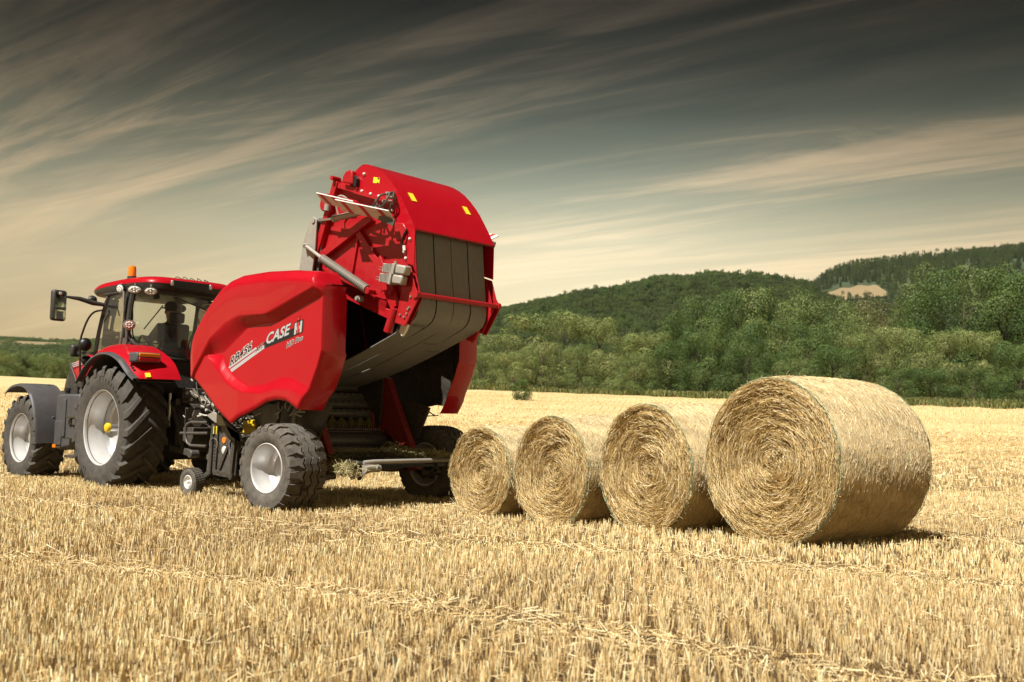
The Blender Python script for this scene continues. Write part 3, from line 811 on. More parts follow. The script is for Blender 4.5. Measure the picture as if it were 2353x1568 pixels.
def wood(name, label, zf, n, azr, dr, hs, wmul, kinds, seed, mask=None, conifer=.3):
    """a far wood that reads as one mass: crowns scattered over the slope with geometry nodes"""
    g = np.random.default_rng(seed)
    az = g.uniform(azr[0], azr[1], n); d = np.sqrt(g.uniform(dr[0] ** 2, dr[1] ** 2, n))
    if mask is not None:
        k = mask(az, d); az, d = az[k], d[k]; n = len(az)
    x, y = d * np.sin(np.radians(az)), d * np.cos(np.radians(az)); z = zf(az, d)
    h = g.uniform(hs[0], hs[1], n) * (.8 + .4 * vnoise(x, y, 60, seed)); w = h * g.uniform(.65, 1.0, n) * wmul
    con = g.random(n) < conifer * 2 * vnoise(x, y, 140, seed + 3)
    w = np.where(con, w * .50, w); h = np.where(con, h * 1.18, h)
    m = bpy.data.meshes.new(name)
    m.vertices.add(n); m.vertices.foreach_set('co', np.stack([x, y, z - .3], 1).astype(np.float32).ravel())
    m.attributes.new('sc', 'FLOAT_VECTOR', 'POINT').data.foreach_set('vector', np.stack([w, w, h], 1).astype(np.float32).ravel())
    m.attributes.new('rz', 'FLOAT_VECTOR', 'POINT').data.foreach_set('vector', np.stack([0 * w, 0 * w, g.uniform(0, 6.28, n)], 1).astype(np.float32).ravel())
    patch = vnoise(x, y, 90, seed + 9) * .7 + g.random(n) * .3
    m.attributes.new('ix', 'INT', 'POINT').data.foreach_set('value', np.clip((patch * 1.3 - .15) * len(kinds), 0, len(kinds) - 1).astype(np.int32))
    o = link(bpy.data.objects.new(name, m)); tag(o, label, 'woodland', kind='stuff')
    ng = bpy.data.node_groups.new(name, 'GeometryNodeTree')
    ng.interface.new_socket('Geometry', in_out='INPUT', socket_type='NodeSocketGeometry'); ng.interface.new_socket('Geometry', in_out='OUTPUT', socket_type='NodeSocketGeometry')
    N, L = ng.nodes, ng.links
    gi, go = N.new('NodeGroupInput'), N.new('NodeGroupOutput')
    iop = N.new('GeometryNodeInstanceOnPoints'); jn = N.new('GeometryNodeJoinGeometry')
    for kd in kinds:
        oi = N.new('GeometryNodeObjectInfo'); oi.transform_space = 'ORIGINAL'; oi.inputs['Object'].default_value = PROTO[kd]; oi.inputs['As Instance'].default_value = True
        L.new(oi.outputs['Geometry'], jn.inputs[0])
    def at(nm, ty):
        a_ = N.new('GeometryNodeInputNamedAttribute'); a_.data_type = ty; a_.inputs['Name'].default_value = nm; return a_.outputs[0]
    L.new(gi.outputs[0], iop.inputs['Points']); L.new(jn.outputs[0], iop.inputs['Instance'])
    iop.inputs['Pick Instance'].default_value = True
    L.new(at('ix', 'INT'), iop.inputs['Instance Index']); L.new(at('sc', 'FLOAT_VECTOR'), iop.inputs['Scale']); L.new(at('rz', 'FLOAT_VECTOR'), iop.inputs['Rotation'])
    L.new(iop.outputs[0], go.inputs[0])
    o.modifiers.new('scatter', 'NODES').node_group = ng
RIDGE_B = [(10, 0.0886), (13.9, 0.1017), (15.44, 0.1135), (16.2, 0.1244), (16.74, 0.1309), (17.81, 0.1357), (20.74, 0.1414), (23.76, 0.1441), (25.75, 0.1464), (30.27, 0.1483), (45, 0.1131)]
RIDGE_L = [(-60, 0.047), (-37.55, 0.0527), (-31.17, 0.0515), (-25.73, 0.053), (-22.81, 0.0531), (-19.75, 0.057), (-17.21, 0.0638), (-15.05, 0.0672), (-11.04, 0.0614), (-4.13, 0.0519), (5, 0.037)]
zA = hill('hill', 'long wooded hill behind the tree line', RIDGE_A, 230, 900, 1150, (-12, 40), 6, 2.2)
zB = hill('hill', 'higher wooded ridge beyond the pale hillside field', RIDGE_B, 700, 1350, 1650, (10, 45), 60, 2.2)
zL = hill('hill', 'low far wooded ridge with pale fields, beyond the tractor', RIDGE_L, 700, 2400, 2750, (-60, 5), 12, 2.0)
wood('far_wood', 'mixed wood covering the long hill', zA, 14000, (-10, 31), (240, 940), (4.5, 9.5), 1.1, ['d0', 'd1', 'b0', 'd0', 'c0', 'd1', 'b1'], 201, None, .3)
PATCH = lambda az, d: ~((az > 16.0) & (az < 19.55 - .9 * np.clip((d - 1030) / 68, 0, 2) ** 2) & (d > 1010) & (d < 1100 + 6 * np.sin(az * 9)))
wood('far_wood', 'dark wood covering the higher ridge', zB, 6500, (13, 34), (800, 1400), (6.5, 12), 1.0, ['c0', 'd0', 'c0', 'd1', 'c0'], 202, PATCH, .85)
az = np.linspace(16.05, 19.55, 24); dd = np.linspace(1020, 1082, 20)
D_, A = np.meshgrid(dd, az, indexing='ij')
A = 16.05 + (A - 16.05) * (1 - .26 * ((D_ - 1020) / 68) ** 2) + .03 * np.sin(D_ / 5)
D_ = D_ + 5 * np.sin(A * 7) * (D_ - 1020) / 68
V = np.stack([D_ * np.sin(np.radians(A)), D_ * np.cos(np.radians(A)), zB(A, D_) + 1.5], -1).reshape(-1, 3)
i, j = np.meshgrid(np.arange(19), np.arange(23), indexing='ij')
F = np.stack([i * 24 + j, i * 24 + j + 1, (i + 1) * 24 + j + 1, (i + 1) * 24 + j], -1).reshape(-1, 4)
tag(np_mesh('far_field', V, F, mat=M['farfield'], smooth=True), 'small pale stubble field high on the wooded hillside', 'field', kind='structure')
def maskL(az, d):
    s = vnoise(az * 9 + 30, d / 40, 9, 77)
    return ~(((d > 1250) & (d < 1500) & (s > .35)) | ((d > 1750) & (d < 1980) & (s < .55)))
wood('far_wood', 'far woods in bands between pale fields', zL, 11000, (-36, 2), (800, 2450), (5, 8.5), 2.2, ['m0', 'b0', 'm1'], 203, maskL, .2)
az = np.linspace(-40, 3, 60)
for da, db, lb in ((1255, 1495, 'pale field lying below the far woods'), (1755, 1975, 'pale field higher up between the far woods')):
    dd = np.linspace(da, db, 8); D_, A = np.meshgrid(dd, az, indexing='ij')
    V = np.stack([D_ * np.sin(np.radians(A)), D_ * np.cos(np.radians(A)), zL(A, D_) + 2.0], -1).reshape(-1, 3)
    i, j = np.meshgrid(np.arange(7), np.arange(59), indexing='ij')
    F = np.stack([i * 60 + j, i * 60 + j + 1, (i + 1) * 60 + j + 1, (i + 1) * 60 + j], -1).reshape(-1, 4)
    tag(np_mesh('far_field', V, F, mat=M['farfield'], smooth=True), lb, 'field', kind='structure')
zH = lambda az, d: tz(d * np.sin(np.radians(az)), d * np.cos(np.radians(az)))
wood('hedgerow_wood', 'dense hedgerow wood along the field edge behind the tractor', zH, 1500, (-36, -3), (212, 330), (3.4, 5.6), 1.4, ['m0', 'm1', 'w0', 'b0', 'm0'], 204, None, 0)

# ================================================================== wheels
def make_text(name, body, parent, mat, o, xd, yd, size, bold=0.0, depth=.0008, shear=0.0, align='LEFT', wx=1.0):
    cu = bpy.data.curves.new(name, 'FONT'); cu.body = body; cu.size = size; cu.extrude = depth; cu.shear = shear
    cu.offset = bold * size; cu.align_x = align; cu.resolution_u = 3
    cu.materials.append(mat)
    tmp = bpy.data.objects.new('lettering_curve', cu); me = bpy.data.meshes.new_from_object(tmp)
    bpy.data.objects.remove(tmp); bpy.data.curves.remove(cu)
    ob = link(bpy.data.objects.new(name, me), parent)
    x = Vector(xd).normalized(); yv = Vector(yd); z = x.cross(yv).normalized()
    yv = yv.normalized(); x = x * wx
    me.transform(Matrix(((x.x, yv.x, z.x, o[0]), (x.y, yv.y, z.y, o[1]), (x.z, yv.z, z.z, o[2]), (0, 0, 0, 1))))
    return ob
def arc_text(name, body, parent, mat, rad, t_mid, size, yy, step, bold=.0):
    """raised letters round a sidewall, tops outwards; read from the outside (+y)"""
    n = len(body)
    for i, ch in enumerate(body):
        if ch == ' ': continue
        t = t_mid - (i - (n - 1) / 2) * step * -1
        er = Vector((math.cos(t), 0, math.sin(t))); et = Vector((-math.sin(t), 0, math.cos(t)))
        xd = et if True else -et
        # seen from +y the x axis points left, so increasing t (x->z) runs clockwise on screen
        p = er * (rad - size * .35)
        make_text(name, ch, parent, mat, (p.x, yy, p.z), xd, er, size, bold, .003, align='CENTER')
def tyre_base(prof, seg=72):
    full = prof + [(r, -y) for r, y in reversed(prof[:-1])]
    return MB().lathe(full, seg=seg)
def ag_tyre(Rr, W, rim, nlug, sweep):
    hw = W / 2; side = Rr - rim
    prof = [(rim - .015, hw * .74), (rim + .02, hw * .90), (rim + side * .30, hw * 1.0), (rim + side * .58, hw * 1.0), (rim + side * .74, hw * .93),
            (Rr - .075, hw * .80), (Rr - .055, hw * .5), (Rr - .050, 0)]
    mb = tyre_base(prof, 84)
    def rb(y):
        return float(np.interp(abs(y) / hw, [0, .5, .80, .93, 1.0], [Rr - .05, Rr - .055, Rr - .075, rim + side * .74, rim + side * .60]))
    def rt(y):
        return float(np.interp(abs(y) / hw, [0, .5, .85, 1.0, 1.03], [Rr, Rr - .005, Rr - .022, Rr - .055, rim + side * .72]))
    ss = [0, .12, .28, .45, .62, .78, .90, .97, 1.0]
    for sg in (1, -1):
        for k in range(nlug):
            t0 = 2 * math.pi * (k + (0 if sg > 0 else .5)) / nlug
            vs = []
            for s in ss:
                y = sg * (-.025 + s * (hw * 1.02 + .025))
                t = t0 + sweep * (s * .78 + .22 * s * s)
                w = (.026 + .022 * s) / Rr; top = rt(y) if s < .995 else rim + side * .70; bot = rb(y) - .02
                if s == 0: top -= .01
                for rr, dt in ((bot, -w - .014 / Rr), (top, -w), (top, w), (bot, w + .014 / Rr)):
                    vs.append((rr * math.cos(t + dt), y, rr * math.sin(t + dt)))
            n = len(ss); fs = []
            for i in range(n - 1):
                for c in range(3): fs.append((4 * i + c, 4 * i + c + 1, 4 * i + c + 5, 4 * i + c + 4))
            fs += [(0, 1, 2, 3), (4 * n - 1, 4 * n - 2, 4 * n - 3, 4 * n - 4)]
            mb.add(vs, fs)
    return mb
def implement_tyre(Rr, W, rim, n):
    hw = W / 2
    prof = [(rim - .012, hw * .78), (rim + .01, hw * .88), (rim + .07, hw * .985), (rim + .13, hw * 1.0), (Rr - .06, hw * .97), (Rr - .038, hw * .86), (Rr - .028, hw * .6), (Rr - .025, 0)]
    mb = tyre_base(prof, 88)
    p = 2 * math.pi / n
    def rt(y): return float(np.interp(abs(y) / hw, [0, .6, .86, .97, 1], [Rr, Rr - .002, Rr - .013, Rr - .040, Rr - .055]))
    def block(poly):
        m = len(poly)
        vs = [(rt(y) * math.cos(t), y, rt(y) * math.sin(t)) for t, y in poly] + [((rt(y) - .04) * math.cos(t), y, (rt(y) - .04) * math.sin(t)) for t, y in poly]
        mb.add(vs, [tuple(range(m))] + [(i, m + i, m + (i + 1) % m, (i + 1) % m) for i in range(m)])
    for k in range(n):
        t = k * p
        for yc in (-.052, .052):
            zg = .020
            for a, (z0, z1) in enumerate(((-zg, zg), (zg, -zg))):
                u0, u1 = t + p * a * .5, t + p * (a + 1) * .5
                block([(u0, yc + z0 - .041), (u1, yc + z1 - .041), (u1, yc + z1 + .041), (u0, yc + z0 + .041)])
        for sg in (1, -1):
            o = t if sg > 0 else t + .5 * p
            q = [(.00, .098), (.50, .138), (.86, .108), (.74, .165), (.60, .20), (.70, .245), (.72, .282), (.20, .282), (.14, .24), (.04, .19), (.12, .15)]
            block([(o + p * u, sg * y) for u, y in (q if sg > 0 else q[::-1])])
    return mb
def wheel(parent, name, c, sgn, tyre_mesh, rim_mesh, extra=None, text=None):
    w = empty(name, c, 0, parent); w.scale = (1, sgn, 1)
    t = link(bpy.data.objects.new('tyre', tyre_mesh), w); link(bpy.data.objects.new('rim', rim_mesh), w)
    if extra:
        for nm, me in extra: link(bpy.data.objects.new(nm, me), w)
    return w
def as_mesh(mb, mat, **kw):
    o = mb.build('m', mat, **kw); d = o.data; bpy.data.objects.remove(o); return d
def rim_mb(r, hw, depth, holes=0):
    mb = MB()
    p = [(r + .012, hw - .012), (r + .016, hw), (r + .006, hw + .006), (r - .008, hw - .004), (r - .014, hw - .04), (r - .02, hw - .09), (r - .04, hw - .13), (r - .045, hw - depth * .62),
         (r - .06, hw - depth * .8), (r - .10, hw - depth * .93), (r * .62, hw - depth), (r * .35, hw - depth * 1.02), (.04, hw - depth * 1.02), (.001, hw - depth * 1.02)]
    mb.lathe(p, seg=64)
    mb.lathe([(r + .012, hw - .012), (r - .06, .05), (r - .06, -.1), (r + .0, -hw + .02), (r + .016, -hw), (r - .01, -hw + .01), (r - .08, -.1), (r - .08, 0.0)], seg=64)
    return mb
T_BAL = as_mesh(implement_tyre(.545, .56, .29, 22), M['rubber_lt'], angle=28)
RIM_BAL = as_mesh(rim_mb(.290, .252, .26), M['rim'], angle=30)
T_REAR = as_mesh(ag_tyre(.955, .66, .555, 20, .40), M['rubber'], angle=32)
RIM_REAR = as_mesh(rim_mb(.560, .29, .42), M['rim'], angle=30)
T_FRONT = as_mesh(ag_tyre(.735, .54, .40, 18, .42), M['rubber'], angle=32)
RIM_FRONT = as_mesh(rim_mb(.405, .235, .30), M['rim'], angle=30)

# ================================================================== baler
BAL = empty('round_baler', (-1.8951, 14.1001, 0), R(140.6))
tag(BAL, 'big red round baler with its tailgate raised, standing behind the tractor', 'baler')

# --- side panels -----------------------------------------------------------
PT = [(1.89, 1.61), (1.885, 1.93), (1.84, 2.09), (1.78, 2.25), (1.68, 2.40), (1.47, 2.63), (1.25, 2.81), (1.10, 2.88), (.86, 2.93), (.39, 2.945), (-.13, 2.925), (-.59, 2.88)]
PB = [(1.89, 1.61), (1.77, 1.60), (1.54, 1.43), (1.25, 1.21), (.94, 1.03), (.80, 1.11), (.51, 1.22), (.27, 1.32), (.08, 1.35), (-.12, 1.33), (-.32, 1.23), (-.48, 1.47), (-.60, 1.71), (-.67, 1.91)]
C1 = [(-.7, 2.73), (-.15, 2.55), (.29, 2.41), (.84, 2.41), (1.1, 2.33), (1.43, 2.13), (1.62, 1.89), (1.84, 1.61), (1.95, 1.5)]
C2 = [(-.7, 2.60), (-.25, 2.46), (.14, 2.31), (.56, 2.29), (.75, 2.26), (1.02, 2.09), (1.24, 1.95), (1.45, 1.93), (1.62, 1.76), (1.77, 1.60), (1.95, 1.4)]
FO = [(-.7, 1.30), (-.48, 1.37), (-.16, 1.46), (.08, 1.47), (.36, 1.42), (.70, 1.44), (.87, 1.48), (1.05, 1.55), (1.29, 1.73), (1.5, 1.90), (1.8, 1.95)]
FI = [(-.7, 1.42), (-.48, 1.50), (-.16, 1.62), (.08, 1.62), (.36, 1.54), (.70, 1.50), (.97, 1.63), (1.19, 1.81), (1.25, 1.93), (1.45, 1.93), (1.8, 1.96)]
def S(x):
    x = min(1, max(0, x)); return .35 * x * x * (3 - 2 * x) + .65 * x
def ip(x, tab):
    t = sorted(tab); return float(np.interp(x, [a for a, _ in t], [b for _, b in t]))
def panel_rows(off, sg):
    """rows of points over the panel face: (x, y, z) with pressed relief"""
    xs = np.concatenate([np.linspace(-.67, -.30, 22), np.linspace(-.285, 1.70, 150), np.linspace(1.715, 1.888, 14)])
    rows = []
    for x in xs:
        if x < -.59: zt = float(np.interp(x, [-.67, -.59], [2.73, 2.88]))
        elif x > 1.885: zt = 1.9
        else: zt = ip(x, PT[1:])
        if x < -.32: zb = float(np.interp(x, [-.67, -.60, -.48, -.32], [1.91, 1.71, 1.47, 1.23]))
        else: zb = ip(x, PB[:11])
        row = []
        for q in np.linspace(0, 1, 110):
            z = zb + (zt - zb) * q
            c1, c2, fo, fi = ip(x, C1), ip(x, C2), ip(x, FO), ip(x, FI)
            up = .105 * S((z - c2) / max(.03, c1 - c2)) + .02 * S((z - c1) / .3)
            amp = float(np.interp(x, [-.7, -.2, .5, .8, 1.6], [.02, .05, .05, .085, .07]))
            lo = amp * S((fi - z) / max(.03, fi - fo))
            h = max(up, lo)
            dt = zt - z; h -= .11 * max(0, 1 - dt / .16) ** 2.2
            df = 1.89 - x; h -= .06 * max(0, 1 - df / .16) ** 2
            h -= .02 * max(0, 1 - (z - zb) / .05) ** 2
            row.append((x, sg * (1.40 + h - off), z))
        rows.append(row)
    return rows
def side_panel(sg):
    rows = panel_rows(0, sg); mb = MB().grid(rows)
    # rear return flange, bent inwards
    edge = [r for r in ([rows[0][k] for k in range(110)])]
    low = [rows[i][0] for i in range(21, -1, -1)]
    path = low + edge[1:]
    fr = []
    for (x, y, z) in path:
        fr.append([(x, y, z), (x - .012, y - sg * .03, z), (x - .016, y - sg * .34, z - .003), (x - .010, y - sg * .37, z - .004)])
    mb.grid(fr)
    top = [rows[i][109] for i in range(len(rows))]
    mb.grid([[(x, y, z), (x, y - sg * .05, z + .012), (x - .02, y - sg * .28, z + .018)] for (x, y, z) in top])
    return mb.build('side_panel', M['red'], BAL, angle=24, solid=.006)
panel_l = side_panel(1); panel_r = side_panel(-1)
for sg, pn in ((1, panel_l), (-1, panel_r)):
    rows = [r[::6] for r in panel_rows(.045, sg)[4:-2:6]]
    rows = [[(p[0], p[1], p[2] * .985 + .02) for p in r] for r in rows]
    MB().grid(rows).build('inner_liner', M['frame_black'], pn, solid=.006)
    mb = MB()
    for x0 in (-.3, .25, .8, 1.3): mb.bar((x0, sg * 1.33, 1.75), (x0 + .05, sg * 1.33, 2.6), .03, .05)
    mb.bar((-.5, sg * 1.33, 2.0), (1.5, sg * 1.33, 2.05), .03, .05)
    mb.build('stiffener', M['frame_black'], pn)
# lettering on the near panel
YP = 1.4035
def deco(name, poly, mat, y=YP, t=.0015): return MB().prism(poly, y, y + t).build(name, mat, panel_l, smooth=False)
ang = math.atan2(.20, .43); ang2 = math.atan2(.125, .48)
deco('stripe', [(1.125, 1.715), (1.10, 1.675), (.36, 2.005), (.40, 2.035)], M['silver'])
deco('stripe', [(1.145, 1.752), (1.13, 1.732), (.55, 1.985), (.575, 2.005)], M['silver'])
deco('stripe', [(.42, 2.055), (.40, 1.985), (-.155, 2.115), (-.155, 2.225)], M['ink'])
def ptext(body, x, z, ang, size, layers, shear=.18, wx=1.0):
    for i, (mt, bold) in enumerate(layers):
        make_text('lettering', body, panel_l, M[mt], (x, YP + .0016 + .0011 * i, z), (-math.cos(ang), 0, math.sin(ang)), (-.10, 0, 1), size, bold, .0006, shear, wx=wx)
ptext('RB456', 1.115, 1.762, ang, .165, [('white', .06), ('ink', .016)], wx=1.12)
ptext('CASE', .385, 2.032, ang2, .185, [('ink', .05), ('silver', .028)], wx=1.08)
ptext('AFS', .575, 1.935, ang, .092, [('white', .035), ('ink', .008)])
ptext('HD Pro', -.025, 1.980, ang2 + .04, .092, [('white', .055), ('ink', .010)], .1, wx=1.08)
def slab(x0, x1, z0, z1, mat, y, sk=.23):
    # upright stroke following the slope of the line
    return deco('emblem', [(x0, z0 - sk * (x0 + .15)), (x1, z0 - sk * (x1 + .15)), (x1 - .012, z1 - sk * (x1 + .15)), (x0 - .012, z1 - sk * (x0 + .15))], mat, y)
slab(-.155, -.325, 2.12, 2.285, M['ink'], YP + .0005)
for x0, x1 in ((-.168, -.204), (-.270, -.306)): slab(x0, x1, 2.132, 2.272, M['silver'], YP + .003)
slab(-.204, -.270, 2.180, 2.222, M['silver'], YP + .003)
slab(-.219, -.256, 2.132, 2.272, M['stripe_red'], YP + .0055)
slab(-.214, -.262, 2.286, 2.335, M['ink'], YP + .0005); slab(-.222, -.254, 2.294, 2.327, M['stripe_red'], YP + .003)

# --- wheels, axle, chassis ---------------------------------------------------
for sg in (1, -1):
    w = wheel(BAL, 'wheel', (0, sg * 1.365, .515), sg, T_BAL, RIM_BAL)
    if sg > 0:
        arc_text('sidewall_lettering', 'INNOVATION', w, M['rubber_lt'], .405, R(172), .055, .279, .105)
    else:
        pass
mb = MB().bar((0, -1.2, .5), (0, 1.2, .5), .12, .12)
mb.cyl((0, -1.2, .515), (0, -1.08, .515), .13, 20).cyl((0, 1.08, .515), (0, 1.2, .515), .13, 20)
mb.build('axle', M['frame_black'], BAL, bevel=.01)
for sg in (1, -1):
    mb = MB()
    mb.bar((.55, sg * .75, 1.95), (.47, sg * .75, .60), .07, .13)
    mb.build('upright_post', M['darkred'], BAL, bevel=.006)
    MB().prism([(.50, 1.75), (.36, 1.70), (.26, 1.50), (-.20, .66), (-.08, .62), (.42, 1.02)], sg * .70, sg * .80).build('diagonal_leg', M['darkred'], BAL, bevel=.006)
    MB().prism([(.5, .62), (-.25, .62), (-.25, .46), (.3, .40), (.9, .42), (.9, .62)], sg * .72, sg * .84).build('chassis_rail', M['darkred'], BAL, bevel=.006)
    mb = MB(); mb.bar((.2, sg * .80, .62), (-.35, sg * .95, .40), .05, .07); mb.cyl((-.30, sg * .80, .42), (-.30, sg * 1.06, .42), .045, 12)
    mb.cyl((-.2, sg * .9, .35), (.15, sg * 1.0, .5), .03, 10); mb.build('suspension_arm', M['frame_black'], BAL)
    mb = MB().cyl((-.32, sg * 1.02, .43), (-.32, sg * 1.12, .43), .036, 12).cyl((-.32, sg * 1.10, .43), (-.32, sg * 1.14, .43), .022, 10)
    mb.build('pin', M['steel'], BAL)
# chamber walls (dark inside)
for sg in (1, -1):
    MB().prism([(.45, 1.05), (1.45, 1.02), (1.75, 1.5), (1.72, 2.1), (1.45, 2.55), (1.05, 2.82), (.25, 2.86), (.05, 2.62), (.30, 2.2), (.42, 1.7)], sg * .66, sg * .69).build('chamber_wall', M['frame_black'], BAL)
    mb = MB()
    for a, b in (((.28, 2.62), (.40, 1.85)), ((.9, 2.7), (.75, 2.1)), ((1.3, 2.4), (1.2, 1.5))): mb.bar((a[0], sg * .645, a[1]), (b[0], sg * .645, b[1]), .015, .03, (0, 1, 0))
    mb.build('wall_rib', M['red2'], BAL)
rows = [[(x, y, z) for y in (-.66, .66)] for x, z in ((1.45, 1.0), (1.75, 1.5), (1.72, 2.1), (1.45, 2.55), (1.05, 2.83), (.6, 2.87), (.28, 2.88), (.02, 2.90))]
MB().grid(rows).build('chamber_front', M['frame_black'], BAL, solid=.02)
for a_, b_, w_ in (((1.0, -1.15, 2.72), (1.0, 1.15, 2.72), .08), ((.1, -1.15, 2.6), (.1, -.7, 2.6), .08), ((.1, .7, 2.6), (.1, 1.15, 2.6), .08), ((.8, -1.2, 1.35), (.8, 1.2, 1.35), .10)):
    MB().bar(a_, b_, .08, w_).build('cross_beam', M['frame_black'], BAL)
# rollers at the front of the chamber
for i, (x, z, r) in enumerate(((.62, 1.20, .058), (.72, 1.32, .050), (.82, 1.43, .055), (.95, 1.56, .06))):
    mb = MB().cyl((x, -.64, z), (x, .64, z), r, 20)
    ro = mb.build('roller', M['metal_dark'], BAL)
    mb = MB()
    for k in range(11):
        y = -.58 + k * .116
        mb.box((x - r * .55, y, z + r * .72), (.03, .09, .012), Matrix.Rotation(R(-38), 3, 'Y'))
    mb.build('wear_strip', M['steel'], ro)
MB().cyl((.75, -.62, 1.02), (.75, .62, 1.02), .10, 24).build('rotor', M['frame_black'], BAL)
rows = [[(.40 - .14 * math.cos(a) + .10, y, .83 + .12 * math.sin(a)) for y in (-.70, .70)] for a in np.linspace(-1.3, 1.4, 12)]
MB().grid(rows).build('floor_drum', M['metal_dark'], BAL, solid=.012)
mb = MB().bar((.30, -.70, .73), (.30, .70, .73), .05, .06).bar((.36, -.70, .955), (.36, .70, .955), .04, .02)
mb.build('floor_beam', M['frame_black'], BAL, bevel=.006)
mb = MB()
for k in range(34): mb.cyl((.42, -.63 + k * .038, 1.00), (.41, -.63 + k * .038, .972), .006, 6)
mb.build('finger_row', M['steel'], BAL)
mb = MB().cyl((.70, -.73, 1.07), (.70, -.62, 1.07), .15, 24); mb.build('drive_housing', M['frame_black'], BAL, bevel=.01)
pts = [(.86, 1.20), (.70, 1.27), (.54, 1.22), (.50, 1.02), (.62, .92), (.86, .95)]
MB().tube([(x, -.60, z) for x, z in pts], .018, 8, closed=True).build('drive_housing', M['darkred'], BAL)
# ramp tray with chaff, push bar
rows = [[(x, y, z) for y in (-.78, .78)] for x, z in ((.16, .72), (-.15, .68), (-.58, .60), (-.66, .575))]
MB().grid(rows).build('ramp_tray', M['black'], BAL, solid=.02)
mb = MB().bar((-.66, -.80, .545), (-.66, .80, .545), .04, .05)
for y in (-.62, .62): mb.bar((-.70, y, .58), (-.55, y, .38), .05, .03)
mb.build('tail_beam', M['ink'], BAL, bevel=.006)
mb = MB().tube([(-.76, .74, .60), (-.80, .60, .612), (-.80, 0, .612), (-.80, -.85, .612), (-.80, -1.05, .612)], .028, 12)
mb.build('push_bar', M['galv'], BAL)
mb = MB().cyl((-.80, .52, .53), (-.80, .76, .53), .05, 12).cyl((-.86, .58, .53), (-.72, .58, .53), .03, 10).bar((-.78, .66, .5), (-.55, .75, .40), .05, .04)
mb.build('bar_hinge', M['galv'], BAL)
# --- straw caught on the machine ---------------------------------------------
def wisps(n, cfun, l0, l1, w, name, cols, parent, lean=.5):
    c = np.array([cfun() for _ in range(n)]); d = unit(rng.normal(size=(n, 3)) * np.array([1, 1, lean]))
    L = rng.uniform(l0, l1, n)[:, None] / 2
    v, f, cc = blades(c - d * L, c + d * L, rng.uniform(w * .6, w * 1.3, n), pal(n, cols, [1] * len(cols)), 1, 1.0)
    o = np_mesh(name, v, f, cc, M['bale'], parent); o['kind'] = 'stuff'; return o
CHAFF = [(.46, .41, .21), (.36, .33, .16), (.56, .49, .27), (.40, .35, .16)]
def fc():
    y = random.uniform(-.78, .80); q = random.random() ** .8
    if y > .15: x = .14 - .52 * q
    else: x = .14 - (.72) * q
    mound = .10 * math.exp(-((y + .62) / .22) ** 2) * (1 - q * .6)
    return (x, y, .728 - .19 * max(0, (.16 - x)) + random.random() * (.015 + mound))
wisps(9000, fc, .02, .09, .006, 'chaff', CHAFF, BAL, .25)
def fc2():
    y = -.74 + random.gauss(0, .10); x = -.25 + random.gauss(0, .22); return (x, y, .66 + .06 * random.random() - .1 * abs(y + .74))
wisps(2600, fc2, .04, .16, .006, 'chaff', CHAFF, BAL, .5)
def fc3():
    y = .78 + random.gauss(0, .06); x = -.42 + random.gauss(0, .14); return (x, y, .58 - .12 * random.random())
wisps(900, fc3, .06, .2, .006, 'chaff', CHAFF, BAL, 1.2)
mb = []
for k in range(7):
    y0 = -.55 + k * .17
    for q in range(60):
        a = random.gauss(0, .35); L = random.uniform(.08, .17)
        mb.append(((.55, y0 + random.gauss(0, .012), 1.15), (.53 + random.gauss(0, .02), y0 + math.sin(a) * L, 1.15 - math.cos(a) * L)))
b_ = np.array([m[0] for m in mb]); t_ = np.array([m[1] for m in mb])
v, f, c = blades(b_, t_, np.full(len(b_), .006), pal(len(b_), [(.22, .19, .075), (.16, .14, .05), (.28, .23, .10)], [1, 1, 1]), 1, 1.0)
np_mesh('hanging_straw', v, f, c, M['bale'], BAL)['kind'] = 'stuff'

# --- tailgate, raised ----------------------------------------------------------
TG = empty('tailgate', (0, 0, 0), 0, BAL)
HOOD = [(-.42, 4.25), (-.50, 4.30), (-.57, 4.325), (-.66, 4.31), (-.76, 4.27), (-.87, 4.21), (-.97, 4.14), (-1.08, 4.04), (-1.19, 3.92), (-1.27, 3.81), (-1.35, 3.69), (-1.42, 3.58), (-1.485, 3.47), (-1.515, 3.42)]
rows = []
for x, z in HOOD: rows.append([(x, y, z) for y in np.linspace(-.735, .735, 9)])
rows.append([(-1.50, y, 3.40) for y in np.linspace(-.735, .735, 9)]); rows.append([(-1.47, y, 3.40) for y in np.linspace(-.735, .735, 9)])
hood = MB().grid(rows).build('hood', M['red'], TG, solid=.008, angle=40)
MB().grid([[(x, y, z - .03) for y in (-.70, .70)] for x, z in HOOD[1:]]).build('hood_lining', M['frame_black'], TG)
SIDE = HOOD + [(-1.515, 2.97), (-1.36, 3.02), (-1.33, 3.18), (-1.18, 3.50), (-1.11, 3.66), (-1.06, 3.80), (-.88, 3.87), (-.45, 4.0)]
MAIN = [(-.02, 4.20), (-.20, 4.19), (-.42, 4.05), (-.90, 3.90), (-1.10, 3.70), (-1.20, 3.50), (-1.36, 3.10), (-1.50, 2.85), (-1.56, 2.66), (-1.60, 2.58), (-1.41, 2.27), (-1.25, 2.31), (-1.09, 2.37), (-.25, 2.68), (.12, 2.84), (.42, 2.95), (.36, 3.22), (.22, 3.59)]
LOW = [(-1.36, 3.0), (-1.48, 2.96), (-1.56, 2.72), (-1.63, 2.61), (-1.60, 2.54), (-1.41, 2.25), (-1.235, 2.30), (-1.29, 2.49), (-1.33, 2.68)]
